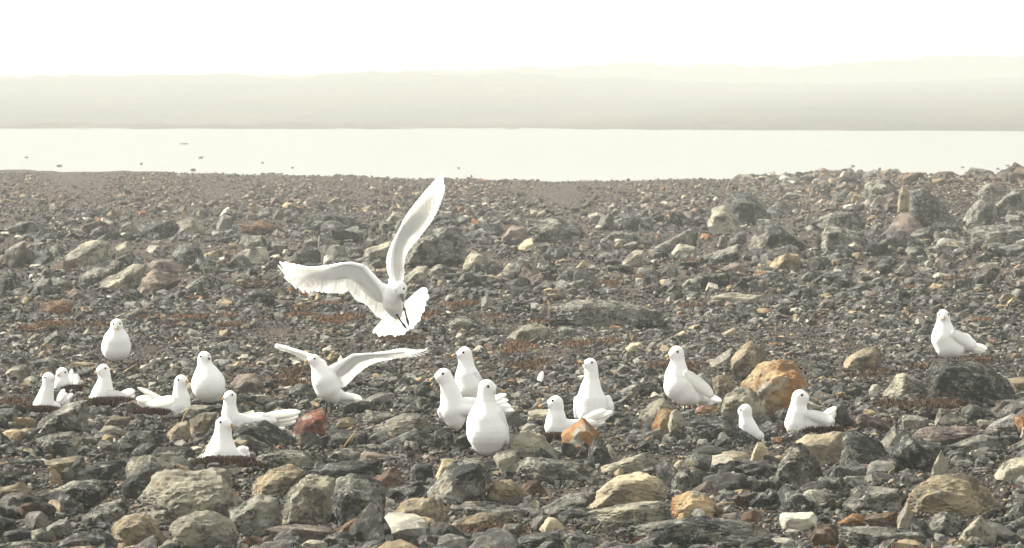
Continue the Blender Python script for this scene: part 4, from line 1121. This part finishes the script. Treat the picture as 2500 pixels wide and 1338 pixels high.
def stem(pts, label, yg):
    X, D, Z = (float(v[0]) for v in hit(pts[0][0], yg)); s = D/F; bm = bmesh.new(); root = P3(pts[0][0], yg, D)
    q = [P3(a, b, D, i*2)-root for i, (a, b) in enumerate(pts)]
    tube(bm, q, [2.2*s]+[1.7*s]*(len(q)-2)+[.8*s], 0, 6); me = bpy.data.meshes.new('dry_stem'); bm.to_mesh(me); bm.free()
    o = link('dry_stem', me, M['stem']); o.location = root; tag(o, label, 'stem', 'dry plant stems among the rocks')
stem([(838, 1094), (850, 1076), (862, 1062), (873, 1044)], 'yellowish dry stalk leaning right below the winged gull', 1096)
stem([(54, 725), (62, 715), (76, 702)], 'short pale stalk below the dark peaked boulder at far left', 727)
stem([(2172, 1170), (2171, 1152), (2186, 1140)], 'bent pale stalk right of the dark speckled rock at right', 1172)
stem([(1340, 770), (1341, 748), (1338, 733)], 'thin pale upright stalk beside the wide flat dark slab', 772)
stem([(440, 1040), (452, 1010), (466, 992)], 'thin pale stalk crossing below the gull with lifted tail', 1040)

# ------------------------------------------------------------------ labels of the rocks
LAND = [(285, 830, 'the upper left gull'), (152, 925, 'the gull with raised wing tip'), (115, 965, 'the leftmost gull'), (255, 945, 'the third sitting gull'), (430, 960, 'the gull with lifted tail'),
        (505, 925, 'the plump gull'), (562, 1000, 'the gull behind the lowest'), (545, 1080, 'the lowest gull'), (790, 930, 'the half-winged gull'), (965, 740, 'the hovering gull'), (1140, 900, 'the middle rear gull'),
        (1090, 970, 'the open-billed gull'), (1190, 1030, 'the nearest standing gull'), (1360, 1020, 'the ochre-rock gull'), (1443, 960, 'the upward-looking gull'), (1655, 930, 'the side-view gull'),
        (1825, 1030, 'the half-hidden gull'), (1955, 1010, 'the orange-boulder gull'), (2310, 830, 'the rightmost gull'),
        (745, 1222, 'the bright-sided block'), (455, 1210, 'the large pale pyramid boulder'), (1530, 1198, 'the bright slanting cream rock'), (2200, 485, 'the tall tan spike'), (1480, 768, 'the wide flat slab'),
        (1355, 560, 'the wide low boulder'), (1065, 600, 'the big round-topped boulder'), (455, 550, 'the pale hump boulder'), (25, 690, 'the dark peaked boulder'), (1825, 508, 'the tall rough boulder'),
        (2340, 1205, 'the broad tan-grey slab'), (1950, 1275, 'the flat-topped whitish stone'), (2370, 935, 'the big dark boulder'), (1690, 1300, 'the huge bottom boulder'), (1120, 1180, 'the big speckled boulder'),
        (2300, 1130, 'the cone-shaped pale stone'), (170, 1210, 'the black-fronted slab'), (500, 1300, 'the dark-hollowed pale rock'), (900, 1300, 'the pointed orange-tan rock')]
used = set()
def direction(dx, dy):
    a = abs(dx); b = abs(dy)*1.3
    if a > 2.2*b: return 'left of' if dx < 0 else 'right of'
    if b > 2.2*a: return 'above' if dy < 0 else 'below'
    return ('upper ' if dy < 0 else 'lower ')+('left of' if dx < 0 else 'right of')
def auto_label(cx, cy, w, h, code):
    word = COLS[code][2]
    size = 'large ' if w > 105 else 'small ' if w < 42 else ''
    shp = 'flat' if w > 2.3*h else 'upright' if h > w*1.05 else 'low' if w > 1.75*h else 'blocky'
    near = sorted(LAND, key=lambda L: math.hypot(L[0]-cx, 1.2*(L[1]-cy)))
    near = [L for L in near if math.hypot(L[0]-cx, L[1]-cy) > 30]
    def clause(L):
        d = math.hypot(L[0]-cx, L[1]-cy); q = 'just' if d < 75 else 'well' if d > 190 else ''
        return (q+' '+direction(cx-L[0], cy-L[1])+' '+L[2]).strip()
    c = [f'{size}{word} {shp} rock {clause(near[0])}']
    for L in near[1:5]: c.append(f'{size}{word} {shp} rock {clause(near[0])}, {direction(cx-L[0], cy-L[1])} {L[2]}')
    for L in near[1:5]: c.append(f'{word} {shp} rock, {clause(near[0])} and {clause(L)}')
    for t in c:
        if t not in used and len(t.split()) <= 16: return t
    k = 2
    while True:
        t = f'{["", "", "second", "third", "fourth", "fifth", "sixth", "seventh"][k]} {size}{word} {shp} rock {clause(near[0])}'
        if t not in used: return t
        k += 1
for q in ROCKS:
    if q[6]: used.add(q[6])
for (o, cx, cy, w, h, code, lab) in ROCKS:
    if not lab:
        lab = auto_label(cx, cy, w, h, code); used.add(lab)
    tag(o, lab, 'rock', 'rocks and boulders of the stony shore')
import time
print('rocks', len(ROCKS), 'named', NAMED)

# ------------------------------------------------------------------ haze
def haze():
    x, y0, y1, z0, z1 = 1500, -60, 3100, -2.2, 62
    V = [(-x, y0, z0), (x, y0, z0), (x, y1, z0), (-x, y1, z0), (-x, y0, z1), (x, y0, z1), (x, y1, z1), (-x, y1, z1)]
    T = [(0, 3, 2, 1), (4, 5, 6, 7), (0, 1, 5, 4), (1, 2, 6, 5), (2, 3, 7, 6), (3, 0, 4, 7)]
    me = np_mesh('haze', np.array(V, float), np.array(T))
    m = bpy.data.materials.new('pale_fog'); m.use_nodes = True; t = m.node_tree
    t.nodes.remove(t.nodes['Principled BSDF'])
    v = t.nodes.new('ShaderNodeVolumePrincipled'); v.inputs['Color'].default_value = (.58, .592, .56, 1)
    v.inputs['Density'].default_value = HAZE_DENSITY; v.inputs['Anisotropy'].default_value = .05
    t.links.new(v.outputs[0], t.nodes['Material Output'].inputs['Volume'])
    tag(link('haze', me, m), kind='stuff')
haze()
